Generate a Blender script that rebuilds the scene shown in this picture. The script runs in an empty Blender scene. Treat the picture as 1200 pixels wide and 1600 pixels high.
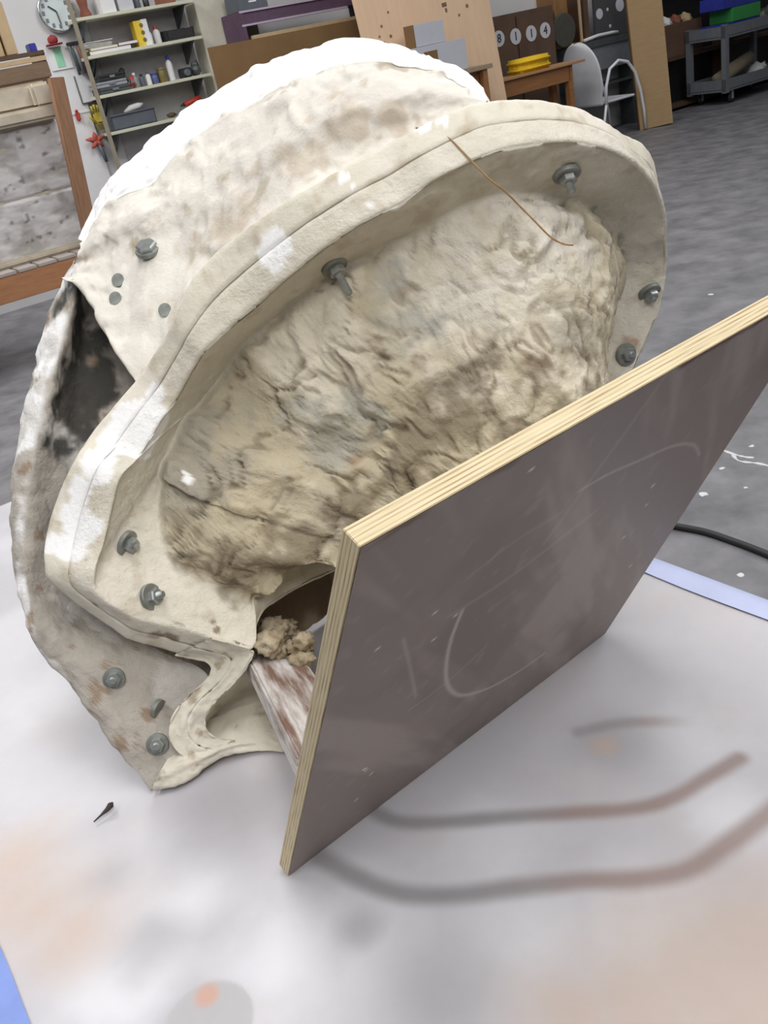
import bpy, bmesh, math, random
import numpy as np
from mathutils import Vector, Matrix, noise
from mathutils.bvhtree import BVHTree

random.seed(7)
sc = bpy.context.scene
col = sc.collection

# ------------------------------------------------------------------ camera
CAM_RIGHT=(0.978148,-0.094390,-0.185251);CAM_UP=(0.207912,0.444070,0.871536);CAM_FWD=(0.0,0.891007,-0.453990)
cam_d = bpy.data.cameras.new('camera'); cam = bpy.data.objects.new('camera', cam_d); col.objects.link(cam)
cam_d.sensor_fit = 'VERTICAL'; cam_d.sensor_height = 24.0; cam_d.lens = 1400 / 1600 * 24.0
cam_d.clip_start = .02; cam_d.clip_end = 100
m = Matrix((CAM_RIGHT, CAM_UP, tuple(-v for v in CAM_FWD))).transposed().to_4x4()
m.translation = Vector((0, 0, 1.55)); cam.matrix_world = m
sc.camera = cam
# ------------------------------------------------------------------ world, lights, exposure
w = bpy.data.worlds.new('world'); sc.world = w; w.use_nodes = True
w.node_tree.nodes['Background'].inputs[0].default_value = (.93, .95, 1.0, 1)
w.node_tree.nodes['Background'].inputs[1].default_value = 0.08
def strip(name, loc, sx, sy, power, rz=0, tint=(1, .99, .985)):
    d = bpy.data.lights.new(name, 'AREA'); d.shape = 'RECTANGLE'; d.size = sx; d.size_y = sy; d.energy = power; d.color = tint
    o = bpy.data.objects.new(name, d); o.location = loc; o.rotation_euler = (0, 0, rz); col.objects.link(o)
for i, (x, y, p) in enumerate([(-3.4, -2.4, 75), (.3, -2.4, 135), (3.6, -2.4, 105), (-3.4, 1.8, 70), (.3, 1.0, 80), (3.6, 1.8, 80), (-3.4, 6.4, 190), (.3, 6.4, 120), (4.2, 6.4, 90), (4.6, 10.5, 60)]):
    strip('ceiling_light', (x, y, 4.6), 1.4, 2.6, p)
sc.view_settings.view_transform = 'Standard'; sc.view_settings.look = 'None'
sc.view_settings.exposure = -0.08; sc.view_settings.gamma = 1.0; sc.view_settings.use_curve_mapping = False

# measured shape data, metres in the scene's own axes
RIM_FRONT=[(-0.2087,0.9919,0.8844),(-0.2490,0.9955,0.9091),(-0.2932,1.0002,0.9358),(-0.3340,1.0004,0.9583),(-0.3634,1.0050,0.9849),(-0.3830,1.0109,1.0098),(-0.3768,1.0222,1.0346),(-0.3641,1.0446,1.0554),(-0.3465,1.0660,1.0895),(-0.3249,1.0830,1.1260),(-0.3009,1.1158,1.1375),(-0.2687,1.1379,1.1676),(-0.2419,1.1510,1.1898),(-0.2060,1.1463,1.2284),(-0.1820,1.1401,1.2513),(-0.1430,1.1467,1.2726),(-0.1048,1.1504,1.2913),(-0.0565,1.1424,1.3191),(-0.0093,1.1335,1.3445),(0.0355,1.1297,1.3638),(0.0737,1.1319,1.3748),(0.1038,1.1343,1.3820),(0.1424,1.1286,1.3995),(0.1965,1.1311,1.4127),(0.2381,1.1366,1.4171),(0.3095,1.1538,1.4091),(0.3585,1.1716,1.3923),(0.3976,1.1925,1.3699),(0.4318,1.2219,1.3397),(0.4656,1.2688,1.2984),(0.4912,1.3122,1.2509),(0.5081,1.3551,1.1919),(0.5098,1.3681,1.1603),(0.5012,1.3692,1.1181),(0.4858,1.3662,1.0803),(0.4621,1.3579,1.0451),(0.4390,1.3453,1.0139),(0.4019,1.3395,0.9630),(0.3321,1.3313,0.9249),(0.2363,1.3047,0.8947),(0.1308,1.2704,0.8715),(0.0289,1.2302,0.8585),(-0.0546,1.1896,0.8671),(-0.1137,1.1497,0.8769),(-0.1601,1.1093,0.8856),(-0.1896,1.0636,0.8951),(-0.2015,1.0192,0.8961)]
RIM_BACK=[(-0.2812,1.0220,0.8640),(-0.3107,1.0215,0.8786),(-0.3451,1.0251,0.9011),(-0.3785,1.0282,0.9246),(-0.4157,1.0435,0.9657),(-0.4485,1.0471,1.0160),(-0.4504,1.0551,1.0404),(-0.4434,1.0801,1.0681),(-0.4180,1.1018,1.1106),(-0.3837,1.1157,1.1508),(-0.3630,1.1535,1.1685),(-0.3185,1.1728,1.1995),(-0.2828,1.1852,1.2252),(-0.2354,1.1779,1.2699),(-0.2090,1.1736,1.3008),(-0.1803,1.1859,1.3341),(-0.1402,1.1940,1.3604),(-0.0857,1.1866,1.3857),(-0.0332,1.1791,1.4068),(0.0149,1.1781,1.4226),(0.0546,1.1841,1.4339),(0.0858,1.1898,1.4417),(0.1263,1.1867,1.4520),(0.1820,1.1956,1.4648),(0.2252,1.2037,1.4675),(0.3010,1.2195,1.4546),(0.3506,1.2335,1.4361),(0.3873,1.2494,1.4141),(0.4187,1.2745,1.3899),(0.4667,1.3185,1.3606),(0.4932,1.3562,1.3172),(0.5067,1.3984,1.2587),(0.5084,1.4114,1.2271),(0.4998,1.4125,1.1849),(0.4844,1.4094,1.1471),(0.4607,1.4012,1.1119),(0.4376,1.3885,1.0807),(0.3635,1.3967,1.0029),(0.2899,1.3855,0.9581),(0.1903,1.3558,0.9211),(0.0810,1.3186,0.8912),(-0.0246,1.2753,0.8716),(-0.1119,1.2317,0.8734),(-0.1748,1.1888,0.8765),(-0.2250,1.1453,0.8785),(-0.2582,1.0966,0.8814),(-0.2739,1.0492,0.8756)]
BLOB_AB=[(0.2121,-0.1033),(0.1695,-0.0690),(0.1291,-0.0307),(0.1068,0.0107),(0.1109,0.0263),(0.1405,0.0484),(0.2012,0.0942),(0.2445,0.1325),(0.3349,0.1462),(0.3951,0.2029),(0.4318,0.2594),(0.4803,0.2932),(0.5155,0.3810),(0.5464,0.4283),(0.5880,0.4518),(0.6721,0.4458),(0.7538,0.4202),(0.8654,0.3455),(1.0179,0.2099)]
DOME=[[(-0.4075,1.5072,1.3142),(-0.3707,1.4585,1.3067),(-0.3439,1.3991,1.2562),(-0.3144,1.3473,1.2095),(-0.2815,1.3087,1.1779),(-0.1883,1.3036,1.2450),(-0.1238,1.2930,1.2902),(-0.0302,1.2876,1.3348),(0.0455,1.2901,1.3616),(0.1195,1.2895,1.3825),(0.1764,1.2851,1.3958),(0.2148,1.2786,1.4052),(0.2469,1.2715,1.4132),(0.2707,1.2607,1.4141)],[(-0.4105,1.4263,1.3271),(-0.3736,1.3779,1.3202),(-0.3463,1.3200,1.2727),(-0.3169,1.2696,1.2289),(-0.2844,1.2320,1.1992),(-0.1867,1.2515,1.2749),(-0.1249,1.2398,1.3180),(-0.0355,1.2333,1.3603),(0.0366,1.2351,1.3858),(0.1070,1.2339,1.4056),(0.1611,1.2291,1.4182),(0.1975,1.2224,1.4271),(0.2280,1.2151,1.4346),(0.2506,1.2042,1.4354)],[(-0.3890,1.4161,1.3336),(-0.3537,1.3678,1.3269),(-0.3279,1.3102,1.2799),(-0.2999,1.2601,1.2366),(-0.2687,1.2227,1.2074),(-0.1950,1.2413,1.2990),(-0.1339,1.2291,1.3409),(-0.0457,1.2220,1.3822),(0.0252,1.2235,1.4071),(0.0945,1.2221,1.4265),(0.1478,1.2172,1.4388),(0.1836,1.2103,1.4473),(0.2136,1.2028,1.4546),(0.2358,1.1919,1.4552)],[(-0.3858,1.4430,1.3423),(-0.3405,1.4125,1.3486),(-0.2941,1.3817,1.3543),(-0.2450,1.3505,1.3591),(-0.2018,1.3245,1.3521),(-0.1630,1.2819,1.3456),(-0.1141,1.2585,1.3656),(-0.0419,1.2471,1.3984),(0.0239,1.2435,1.4244),(0.0927,1.2415,1.4425),(0.1450,1.2370,1.4557),(0.1788,1.2303,1.4646),(0.2115,1.2207,1.4677),(0.2322,1.2076,1.4641)],[(-0.3747,1.4369,1.3559),(-0.3302,1.4270,1.3802),(-0.2843,1.4012,1.3947),(-0.2330,1.3771,1.4018),(-0.1849,1.3619,1.4154),(-0.1307,1.3311,1.4257),(-0.0786,1.3016,1.4441),(-0.0160,1.2828,1.4669),(0.0454,1.2713,1.4824),(0.1044,1.2603,1.4881),(0.1535,1.2536,1.4879),(0.1861,1.2433,1.4848),(0.2147,1.2265,1.4744),(0.2320,1.2102,1.4652)],[(-0.3730,1.4614,1.3635),(-0.3283,1.4689,1.4035),(-0.2818,1.4467,1.4258),(-0.2277,1.4281,1.4350),(-0.1743,1.4217,1.4665),(-0.1060,1.4003,1.4913),(-0.0500,1.3652,1.5086),(0.0057,1.3395,1.5235),(0.0646,1.3211,1.5304),(0.1166,1.3023,1.5257),(0.1633,1.2884,1.5143),(0.1945,1.2685,1.5012),(0.2189,1.2390,1.4796),(0.2321,1.2137,1.4660)],[(-0.3727,1.4657,1.3649),(-0.3279,1.4763,1.4076),(-0.2814,1.4547,1.4313),(-0.2268,1.4371,1.4409),(-0.1725,1.4323,1.4755),(-0.1016,1.4125,1.5028),(-0.0449,1.3764,1.5200),(0.0096,1.3496,1.5334),(0.0680,1.3299,1.5389),(0.1187,1.3097,1.5323),(0.1651,1.2945,1.5189),(0.1959,1.2729,1.5041),(0.2196,1.2412,1.4805),(0.2322,1.2143,1.4661)],[(-0.3754,1.4777,1.3653),(-0.3325,1.4911,1.4071),(-0.2855,1.4743,1.4336),(-0.2313,1.4602,1.4466),(-0.1773,1.4562,1.4794),(-0.1051,1.4366,1.5071),(-0.0458,1.4008,1.5249),(0.0106,1.3737,1.5378),(0.0710,1.3520,1.5426),(0.1221,1.3303,1.5347),(0.1683,1.3108,1.5204),(0.1995,1.2839,1.5042),(0.2213,1.2469,1.4809),(0.2328,1.2160,1.4662)],[(-0.3853,1.5217,1.3669),(-0.3495,1.5457,1.4050),(-0.3008,1.5464,1.4418),(-0.2479,1.5450,1.4676),(-0.1950,1.5438,1.4939),(-0.1177,1.5249,1.5230),(-0.0492,1.4902,1.5429),(0.0141,1.4622,1.5540),(0.0818,1.4329,1.5561),(0.1345,1.4059,1.5437),(0.1801,1.3707,1.5258),(0.2123,1.3242,1.5045),(0.2278,1.2678,1.4826),(0.2349,1.2223,1.4664)],[(-0.3907,1.5457,1.3677),(-0.3587,1.5754,1.4039),(-0.3091,1.5858,1.4463),(-0.2569,1.5912,1.4791),(-0.2046,1.5916,1.5019),(-0.1245,1.5731,1.5316),(-0.0511,1.5390,1.5528),(0.0161,1.5105,1.5629),(0.0877,1.4771,1.5634),(0.1413,1.4471,1.5486),(0.1866,1.4033,1.5288),(0.2193,1.3462,1.5047),(0.2313,1.2793,1.4835),(0.2361,1.2257,1.4665)],[(-0.3407,1.6557,1.3177),(-0.3087,1.6854,1.3539),(-0.2591,1.6958,1.3963),(-0.2069,1.7012,1.4291),(-0.1546,1.7016,1.4519),(-0.0745,1.6831,1.4816),(-0.0011,1.6490,1.5028),(0.0661,1.6205,1.5129),(0.1377,1.5871,1.5134),(0.1913,1.5571,1.4986),(0.2266,1.4913,1.4888),(0.2468,1.4067,1.4772),(0.2463,1.3123,1.4685),(0.2386,1.2312,1.4640)],[(-0.2807,1.7357,1.1177),(-0.2487,1.7654,1.1539),(-0.1991,1.7758,1.1963),(-0.1469,1.7812,1.2291),(-0.0946,1.7816,1.2519),(-0.0145,1.7631,1.2816),(0.0589,1.7290,1.3028),(0.1261,1.7005,1.3129),(0.1977,1.6671,1.3134),(0.2513,1.6371,1.2986),(0.2746,1.5553,1.3288),(0.2798,1.4507,1.3672),(0.2643,1.3363,1.4085),(0.2416,1.2352,1.4540)]]
PLATE=[[(-0.3279,1.5998,1.2947),(-0.3382,1.5519,1.3433),(-0.3982,1.5019,1.3433),(-0.3755,1.4272,1.3334),(-0.3861,1.4996,1.3103),(-0.3579,1.5198,1.2947)],[(-0.3112,1.5242,1.2247),(-0.3740,1.4889,1.2981),(-0.4340,1.4389,1.2981),(-0.3971,1.3700,1.2871),(-0.3945,1.4319,1.2605),(-0.3412,1.4442,1.2247)],[(-0.2831,1.4540,1.1654),(-0.4000,1.4220,1.2451),(-0.4600,1.3720,1.2451),(-0.4201,1.3120,1.2394),(-0.4050,1.3591,1.2010),(-0.3131,1.3740,1.1654)],[(-0.3056,1.4042,1.1348),(-0.4183,1.3653,1.2011),(-0.4783,1.3153,1.2011),(-0.4406,1.2620,1.1964),(-0.4165,1.3021,1.1612),(-0.3356,1.3242,1.1348)],[(-0.3427,1.3523,1.1003),(-0.4325,1.3117,1.1631),(-0.4925,1.2617,1.1631),(-0.4574,1.2128,1.1548),(-0.4361,1.2471,1.1255),(-0.3727,1.2723,1.1003)],[(-0.3875,1.3070,1.0568),(-0.4433,1.2680,1.1228),(-0.5033,1.2180,1.1228),(-0.4726,1.1776,1.1188),(-0.4534,1.2022,1.0876),(-0.4175,1.2270,1.0568)],[(-0.4106,1.2650,1.0195),(-0.4501,1.2207,1.0752),(-0.5101,1.1707,1.0752),(-0.4831,1.1385,1.0751),(-0.4653,1.1577,1.0505),(-0.4406,1.1850,1.0195)],[(-0.4097,1.2214,0.9683),(-0.4549,1.1785,1.0265),(-0.5149,1.1285,1.0265),(-0.4935,1.1023,1.0261),(-0.4716,1.1138,1.0035),(-0.4397,1.1414,0.9683)],[(-0.3733,1.1752,0.9119),(-0.4509,1.1402,0.9856),(-0.5109,1.0902,0.9856),(-0.4935,1.0716,0.9878),(-0.4648,1.0695,0.9556),(-0.4033,1.0952,0.9119)],[(-0.3234,1.1408,0.8786),(-0.4381,1.1056,0.9522),(-0.4981,1.0556,0.9522),(-0.4874,1.0426,0.9531),(-0.4417,1.0324,0.9219),(-0.3534,1.0608,0.8786)],[(-0.2598,1.1141,0.8371),(-0.4225,1.0832,0.9191),(-0.4825,1.0332,0.9191),(-0.4724,1.0212,0.9220),(-0.4135,1.0096,0.8883),(-0.2898,1.0341,0.8371)],[(-0.2678,1.0903,0.8014),(-0.3865,1.0485,0.8621),(-0.4465,0.9985,0.8621),(-0.4362,0.9880,0.8678),(-0.3890,0.9795,0.8401),(-0.2978,1.0103,0.8014)],[(-0.2744,1.0392,0.7783),(-0.3511,1.0133,0.8040),(-0.4111,0.9633,0.8040),(-0.4011,0.9531,0.8104),(-0.3680,0.9518,0.7968),(-0.3044,0.9592,0.7783)],[(-0.2763,1.0228,0.7572),(-0.3121,0.9674,0.7540),(-0.3721,0.9174,0.7540),(-0.3670,0.9190,0.7540),(-0.3519,0.9252,0.7556),(-0.3063,0.9428,0.7572)]]
NECK=[[(-0.2864,1.0704,0.8780),(-0.3164,1.0204,0.8830),(-0.2547,0.9886,0.9175),(-0.2625,1.0562,0.8696),(-0.2024,1.1261,0.8305)],[(-0.2605,1.0631,0.8702),(-0.2905,1.0131,0.8752),(-0.2292,0.9880,0.9010),(-0.2337,1.0493,0.8560),(-0.1719,1.1187,0.8161)],[(-0.2462,1.0576,0.8662),(-0.2762,1.0076,0.8712),(-0.2091,0.9912,0.8829),(-0.2103,1.0429,0.8434),(-0.1469,1.1119,0.8027)],[(-0.2409,1.0499,0.8576),(-0.2709,0.9999,0.8626),(-0.2152,0.9879,0.8721),(-0.2164,1.0377,0.8332),(-0.1534,1.1064,0.7918)],[(-0.2562,1.0394,0.8436),(-0.2862,0.9894,0.8486),(-0.2355,0.9805,0.8530),(-0.2373,1.0281,0.8144),(-0.1756,1.0962,0.7718)],[(-0.2832,1.0301,0.8319),(-0.3132,0.9801,0.8369),(-0.2642,0.9738,0.8355),(-0.2669,1.0193,0.7972),(-0.2071,1.0862,0.7540)],[(-0.3044,1.0179,0.8146),(-0.3344,0.9679,0.8196),(-0.2856,0.9679,0.8196),(-0.2889,1.0115,0.7818),(-0.2257,1.0562,0.7540)],[(-0.3098,1.0058,0.7974),(-0.3398,0.9558,0.8024),(-0.2933,0.9615,0.8027),(-0.2964,1.0031,0.7654),(-0.2287,1.0254,0.7540)],[(-0.3046,0.9943,0.7815),(-0.3346,0.9443,0.7865),(-0.2853,0.9552,0.7858),(-0.2858,0.9887,0.7540),(-0.2151,0.9960,0.7540)],[(-0.2870,0.9832,0.7664),(-0.3170,0.9332,0.7714),(-0.2596,0.9526,0.7764),(-0.2560,0.9742,0.7540),(-0.1860,0.9814,0.7540)]]
BASE_BAR=[[(-0.3371,0.9914,0.7767),(-0.3571,0.9214,0.7767),(-0.3696,0.9151,0.7556),(-0.3496,0.9851,0.7556)],[(-0.3038,1.0032,0.7778),(-0.3238,0.9332,0.7778),(-0.3332,0.9155,0.7540),(-0.3132,0.9855,0.7540)],[(-0.2749,1.0135,0.7762),(-0.2949,0.9435,0.7762),(-0.3003,0.9372,0.7550),(-0.2803,1.0072,0.7550)],[(-0.2453,1.0243,0.7753),(-0.2653,0.9543,0.7753),(-0.2699,0.9495,0.7570),(-0.2499,1.0195,0.7570)],[(-0.2124,1.0317,0.7678),(-0.2324,0.9617,0.7678),(-0.2355,0.9511,0.7540),(-0.2155,1.0211,0.7540)],[(-0.1714,1.0346,0.7540),(-0.1914,0.9646,0.7540),(-0.1914,0.9364,0.7540),(-0.1714,1.0064,0.7540)],[(-0.1277,1.0081,0.7540),(-0.1477,0.9381,0.7540),(-0.1486,0.9086,0.7540),(-0.1286,0.9786,0.7540)]]
P0=(-0.1920,0.7300,0.7500);E1=(0.82989,0.55793,0.00000);E2=(0.27923,-0.41534,0.86575);E3=(0.48302,-0.71848,-0.50048)
DISH=[0.4015, 0.1373, 0.6051, 2.0848, 0.4092, -3.4559, -0.3847, -0.5774]
BLOB_AB=[(0.1630,0.0196),(0.1310,0.0341),(0.1014,0.0488),(0.0860,0.0716),(0.1109,0.0263),(0.1405,0.0484),(0.2012,0.0942),(0.2445,0.1325),(0.3349,0.1462),(0.3951,0.2029),(0.4318,0.2594),(0.4803,0.2932),(0.5155,0.3810),(0.5464,0.4283),(0.5880,0.4518),(0.6721,0.4458),(0.7538,0.4202),(0.8654,0.3455),(1.0179,0.2099)]
WHITE_SPOTS=[(-0.0652,1.1751,1.3452,0.0280),(-0.0375,1.1989,1.3919,0.0140),(-0.0487,1.1962,1.3866,0.0120),(0.0298,1.1926,1.4236,0.0100),(0.0365,1.1761,1.4133,0.0100),(0.0432,1.1696,1.4004,0.0100),(0.0612,1.1485,1.3811,0.0100),(-0.1798,1.1657,1.2607,0.0120),(-0.2666,1.1590,1.2035,0.0180),(-0.2811,1.1466,1.1791,0.0300),(-0.3007,1.1327,1.1519,0.0280),(-0.3112,1.1683,1.1777,0.0200),(-0.3283,1.1447,1.1533,0.0300),(-0.3511,1.1178,1.1227,0.0320),(-0.3772,1.1085,1.1044,0.0300),(-0.3934,1.0854,1.0811,0.0300),(-0.4011,1.0618,1.0567,0.0280),(-0.3772,1.0672,1.0674,0.0220),(-0.4312,1.0822,1.0527,0.0200),(-0.3636,1.1666,1.1523,0.0200),(0.0913,1.1322,1.3712,0.0080),(-0.2496,1.1164,1.0978,0.0140),(0.1449,1.1867,1.4562,0.0120),(0.2037,1.1700,1.4673,0.0120),(0.1689,1.1789,1.4629,0.0120)]
DIRT_SPOTS=[(0.3134,1.1679,1.4412,0.0090),(0.3204,1.1625,1.4306,0.0090),(0.3276,1.1575,1.4208,0.0090),(0.3334,1.1529,1.4119,0.0080),(-0.2495,1.0072,0.9166,0.0060),(-0.2518,1.0134,0.9286,0.0060),(-0.2534,1.0174,0.9366,0.0060),(-0.3256,1.0222,0.9570,0.0080),(-0.4306,1.0519,1.0152,0.0120),(-0.3866,1.0401,1.0362,0.0120),(-0.3913,1.0279,0.9902,0.0100),(-0.3329,1.0175,0.9257,0.0120),(-0.3038,1.0147,0.9202,0.0120),(-0.0126,0.9187,1.1504,0.0200),(0.4670,1.3446,1.1493,0.0100),(0.2390,1.0778,1.1323,0.0300),(0.2304,1.0863,1.1489,0.0300),(0.2691,1.1387,1.1416,0.0300),(0.1501,1.0604,1.2083,0.0300),(0.1556,1.0380,1.1643,0.0300),(0.0527,0.9827,1.1658,0.0300),(-0.0265,0.8969,1.1075,0.0300),(-0.1163,0.9329,1.0680,0.0350),(-0.1341,0.9276,1.0577,0.0300),(0.3863,1.2909,1.1099,0.0300),(0.3648,1.2661,1.0613,0.0300)]
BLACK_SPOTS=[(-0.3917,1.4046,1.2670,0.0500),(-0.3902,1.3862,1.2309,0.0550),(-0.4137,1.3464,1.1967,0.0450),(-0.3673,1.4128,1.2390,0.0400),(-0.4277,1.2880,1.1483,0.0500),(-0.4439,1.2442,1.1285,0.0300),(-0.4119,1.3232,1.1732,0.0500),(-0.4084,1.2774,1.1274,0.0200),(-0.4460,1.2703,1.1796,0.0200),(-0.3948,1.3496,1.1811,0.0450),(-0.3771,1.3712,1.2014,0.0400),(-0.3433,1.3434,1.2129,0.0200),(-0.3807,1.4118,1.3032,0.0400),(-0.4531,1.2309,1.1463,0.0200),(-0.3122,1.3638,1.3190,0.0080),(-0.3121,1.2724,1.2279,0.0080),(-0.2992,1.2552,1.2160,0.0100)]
STRAND=[(0.1395,1.2127,1.4520),(0.1541,1.1935,1.4473),(0.1709,1.1661,1.4377),(0.1904,1.1230,1.4081),(0.2031,1.1023,1.3895),(0.2194,1.0990,1.3721),(0.2362,1.0991,1.3502),(0.2480,1.0908,1.3340),(0.2627,1.0806,1.3138),(0.2759,1.0754,1.3037),(0.2875,1.0736,1.3001)]
STRUT=[(-0.2095,1.0859,0.8176),(-0.1026,0.6908,0.9325)]
DOME_DIRT=[(0.0567,1.3113,1.5023,0.0120),(0.0519,1.2948,1.4920,0.0120),(0.0526,1.2889,1.4803,0.0140),(0.0552,1.2699,1.4651,0.0200),(0.0132,1.2856,1.4740,0.0080),(0.0444,1.2651,1.4558,0.0220),(0.0164,1.2600,1.4458,0.0300),(-0.0134,1.2620,1.4276,0.0300),(0.0701,1.2556,1.4592,0.0200),(-0.0931,1.2756,1.3883,0.0350),(-0.1316,1.2817,1.3783,0.0300),(-0.1859,1.3016,1.3512,0.0300),(-0.1206,1.3533,1.4527,0.0100),(-0.0978,1.3532,1.4524,0.0120),(0.1202,1.2456,1.4616,0.0200),(-0.2401,1.3754,1.3859,0.0200)]
SCRATCH=[[(0.1448,0.4266),(0.1449,0.3903),(0.1506,0.3457),(0.1653,0.2878),(0.1866,0.2382),(0.2192,0.1923),(0.2732,0.1513),(0.3300,0.1301),(0.3780,0.1254)],[(0.2546,0.5143),(0.2940,0.5115),(0.3458,0.4992),(0.3905,0.4891),(0.4244,0.4763),(0.4613,0.4538),(0.4938,0.4209)],[(0.0735,0.4470),(0.0948,0.3846),(0.1242,0.2936)],[(0.1215,0.2702),(0.1717,0.2745),(0.2180,0.2980)],[(0.2435,0.4945),(0.1801,0.4957),(0.1331,0.4835)],[(0.1265,0.4328),(0.2046,0.4311),(0.3079,0.4514)],[(0.3116,0.6355),(0.2795,0.5535),(0.2364,0.4547)]]
NICKS=[(0.1179,0.4050),(0.1374,0.4261),(0.1051,0.4585),(0.0941,0.1554),(0.0829,0.1792),(0.0830,0.1019),(0.4130,0.4219),(0.4266,0.3827),(0.4164,0.3349),(0.1619,0.5964),(0.4930,0.2224),(0.0443,0.4605)]
STRIPES=[[(0.6114,0.6347),(0.6502,0.6109),(0.6841,0.5784),(0.7216,0.5308)],[(0.3511,0.7265),(0.3606,0.6943),(0.3906,0.6588),(0.4572,0.5990),(0.5102,0.5495),(0.5635,0.5023),(0.6066,0.4831),(0.6539,0.4745),(0.6976,0.4666)],[(0.2652,0.7183),(0.2799,0.6618),(0.2983,0.6150),(0.3350,0.5721),(0.3883,0.5294),(0.4408,0.4873),(0.4875,0.4419),(0.5335,0.4133),(0.5869,0.4046),(0.6464,0.3980),(0.6877,0.3934)]]
TAN_AREAS=[(-0.0306,0.9477,0.0900),(-0.0128,0.9041,0.0800),(-0.0062,1.0035,0.0700),(0.0124,0.8423,0.0700),(0.4446,0.3353,0.1300),(0.4985,0.3181,0.1200),(0.3794,0.3560,0.1000),(0.3297,0.3879,0.0800),(0.4474,0.2730,0.1500),(0.0872,0.6521,0.0200),(0.6120,0.5940,0.0200)]
GREY_AREAS=[(0.0660,0.7653,0.0500),(0.0678,0.8842,0.0500),(0.0728,0.6312,0.0450),(0.2581,0.4839,0.0800),(0.2569,0.8545,0.1000),(0.6238,0.5889,0.0700),(0.2416,0.6089,0.0300)]
WHITE_AREAS=[(0.1639,1.2949,0.1000),(0.2563,0.5832,0.1000),(0.3538,0.4945,0.1200),(0.4414,0.4053,0.1000),(0.6155,0.4317,0.0600),(0.1294,0.7818,0.0600),(0.0313,0.7367,0.0800),(0.1671,0.6317,0.1000),(0.7007,0.5342,0.0800),(0.4019,0.5834,0.1000)]
CABLE=[(0.6677,2.7646,0.0080),(0.8046,2.6252,0.0080),(0.9100,2.4968,0.0080),(0.9839,2.4187,0.0080),(1.0325,2.3412,0.0080),(1.0958,2.2204,0.0080),(1.1701,2.0340,0.0080)]
FLOOR_SPOTS=[(1.0862,2.6724,0.0220),(1.2200,2.8229,0.0150),(1.6080,3.3838,0.0200),(0.9879,2.1646,0.0140),(1.0726,2.8248,0.0120),(1.0709,2.3014,0.0100),(1.3873,2.9437,0.0120),(1.2287,2.6543,0.0100),(2.0353,4.8252,0.0200),(1.2925,2.9767,0.0120),(1.2126,3.0204,0.0200)]
FLOOR_STREAKS=[[(1.2804,2.9770),(1.3018,2.9158),(1.3292,2.8709),(1.3517,2.8529)],[(1.2996,2.9109),(1.2969,2.8524),(1.3448,2.8038),(1.3709,2.7616)]]
CRUMB=(-0.4295,0.8942,0.7500)
EMBED=[(-0.3094,1.3543,1.3224,0.0000,0.0000),(-0.3170,1.3328,1.3024,0.0000,0.0000),(-0.2390,1.2765,1.2798,0.0000,0.0000)]
BULGE_FOOT=[(0.0212,0.1000),(0.0423,0.1100),(0.0596,0.1450),(0.0635,0.1750),(0.0654,0.2550),(0.0769,0.4300),(0.1269,0.4650),(0.1673,0.6000),(0.2519,0.6000),(0.3173,0.6000),(0.3788,0.6000),(0.3981,0.3800),(0.4115,0.2700),(0.4308,0.2200),(0.4750,0.2050),(0.5135,0.1550),(0.5596,0.1100),(0.6000,0.0750),(0.9981,0.0850)]
BLOB_STAINS=[(-0.0214,1.0896,1.0714,0.0140,0.0000),(0.2320,1.0473,1.1412,0.0300,1.0000),(0.2222,1.0573,1.1590,0.0220,1.0000),(0.2467,1.0358,1.1127,0.0300,1.0000),(0.1738,1.0891,1.1922,0.0300,1.0000),(0.1472,1.0709,1.1483,0.0250,1.0000),(0.0703,1.0815,1.1308,0.0300,1.0000),(0.0554,1.0726,1.0966,0.0300,1.0000),(-0.1301,1.0569,1.0008,0.0350,1.0000),(-0.1521,1.0463,0.9816,0.0300,1.0000),(0.3114,1.0960,1.1318,0.0300,1.0000),(0.2793,1.0602,1.1236,0.0300,1.0000),(0.4385,1.3580,1.0574,0.0150,0.0000),(0.1084,1.0627,1.1214,0.0400,1.0000),(-0.0619,1.0573,1.0265,0.0300,1.0000),(-0.0283,1.0454,1.0226,0.0300,1.0000),(0.0472,1.0531,1.0627,0.0300,1.0000),(-0.2615,1.0756,1.0036,0.0300,1.0000),(-0.2216,1.0554,0.9807,0.0350,1.0000),(-0.1075,1.0451,0.9903,0.0300,1.0000),(0.3699,1.2701,1.2846,0.0200,1.0000),(0.4209,1.3313,1.2104,0.0200,1.0000),(0.1825,1.0336,1.0923,0.0300,1.0000),(0.0374,1.1281,1.1980,0.0120,1.0000),(0.1829,1.1070,1.2299,0.0500,2.0000),(0.2304,1.1173,1.2567,0.0400,2.0000),(0.1314,1.1347,1.2488,0.0400,2.0000),(0.2254,1.1849,1.3425,0.0300,2.0000),(0.2668,1.1715,1.3053,0.0500,2.0000),(0.3160,1.1842,1.2767,0.0400,2.0000),(-0.0031,1.1109,1.1350,0.0400,3.0000),(-0.0681,1.1386,1.1434,0.0350,3.0000),(0.0821,1.1372,1.2306,0.0400,3.0000),(0.0643,1.1767,1.2776,0.0300,3.0000),(-0.0442,1.1095,1.0946,0.0400,3.0000),(-0.1765,1.1504,1.1203,0.0300,4.0000),(-0.1303,1.1061,1.0827,0.0400,4.0000),(0.0317,1.1792,1.2757,0.0300,4.0000),(0.4279,1.3742,1.1240,0.0300,2.0000),(0.0872,1.1806,1.2978,0.0300,2.0000),(0.1525,1.1658,1.3064,0.0500,2.0000),(-0.1795,1.0962,1.0509,0.0400,4.0000)]
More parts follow.
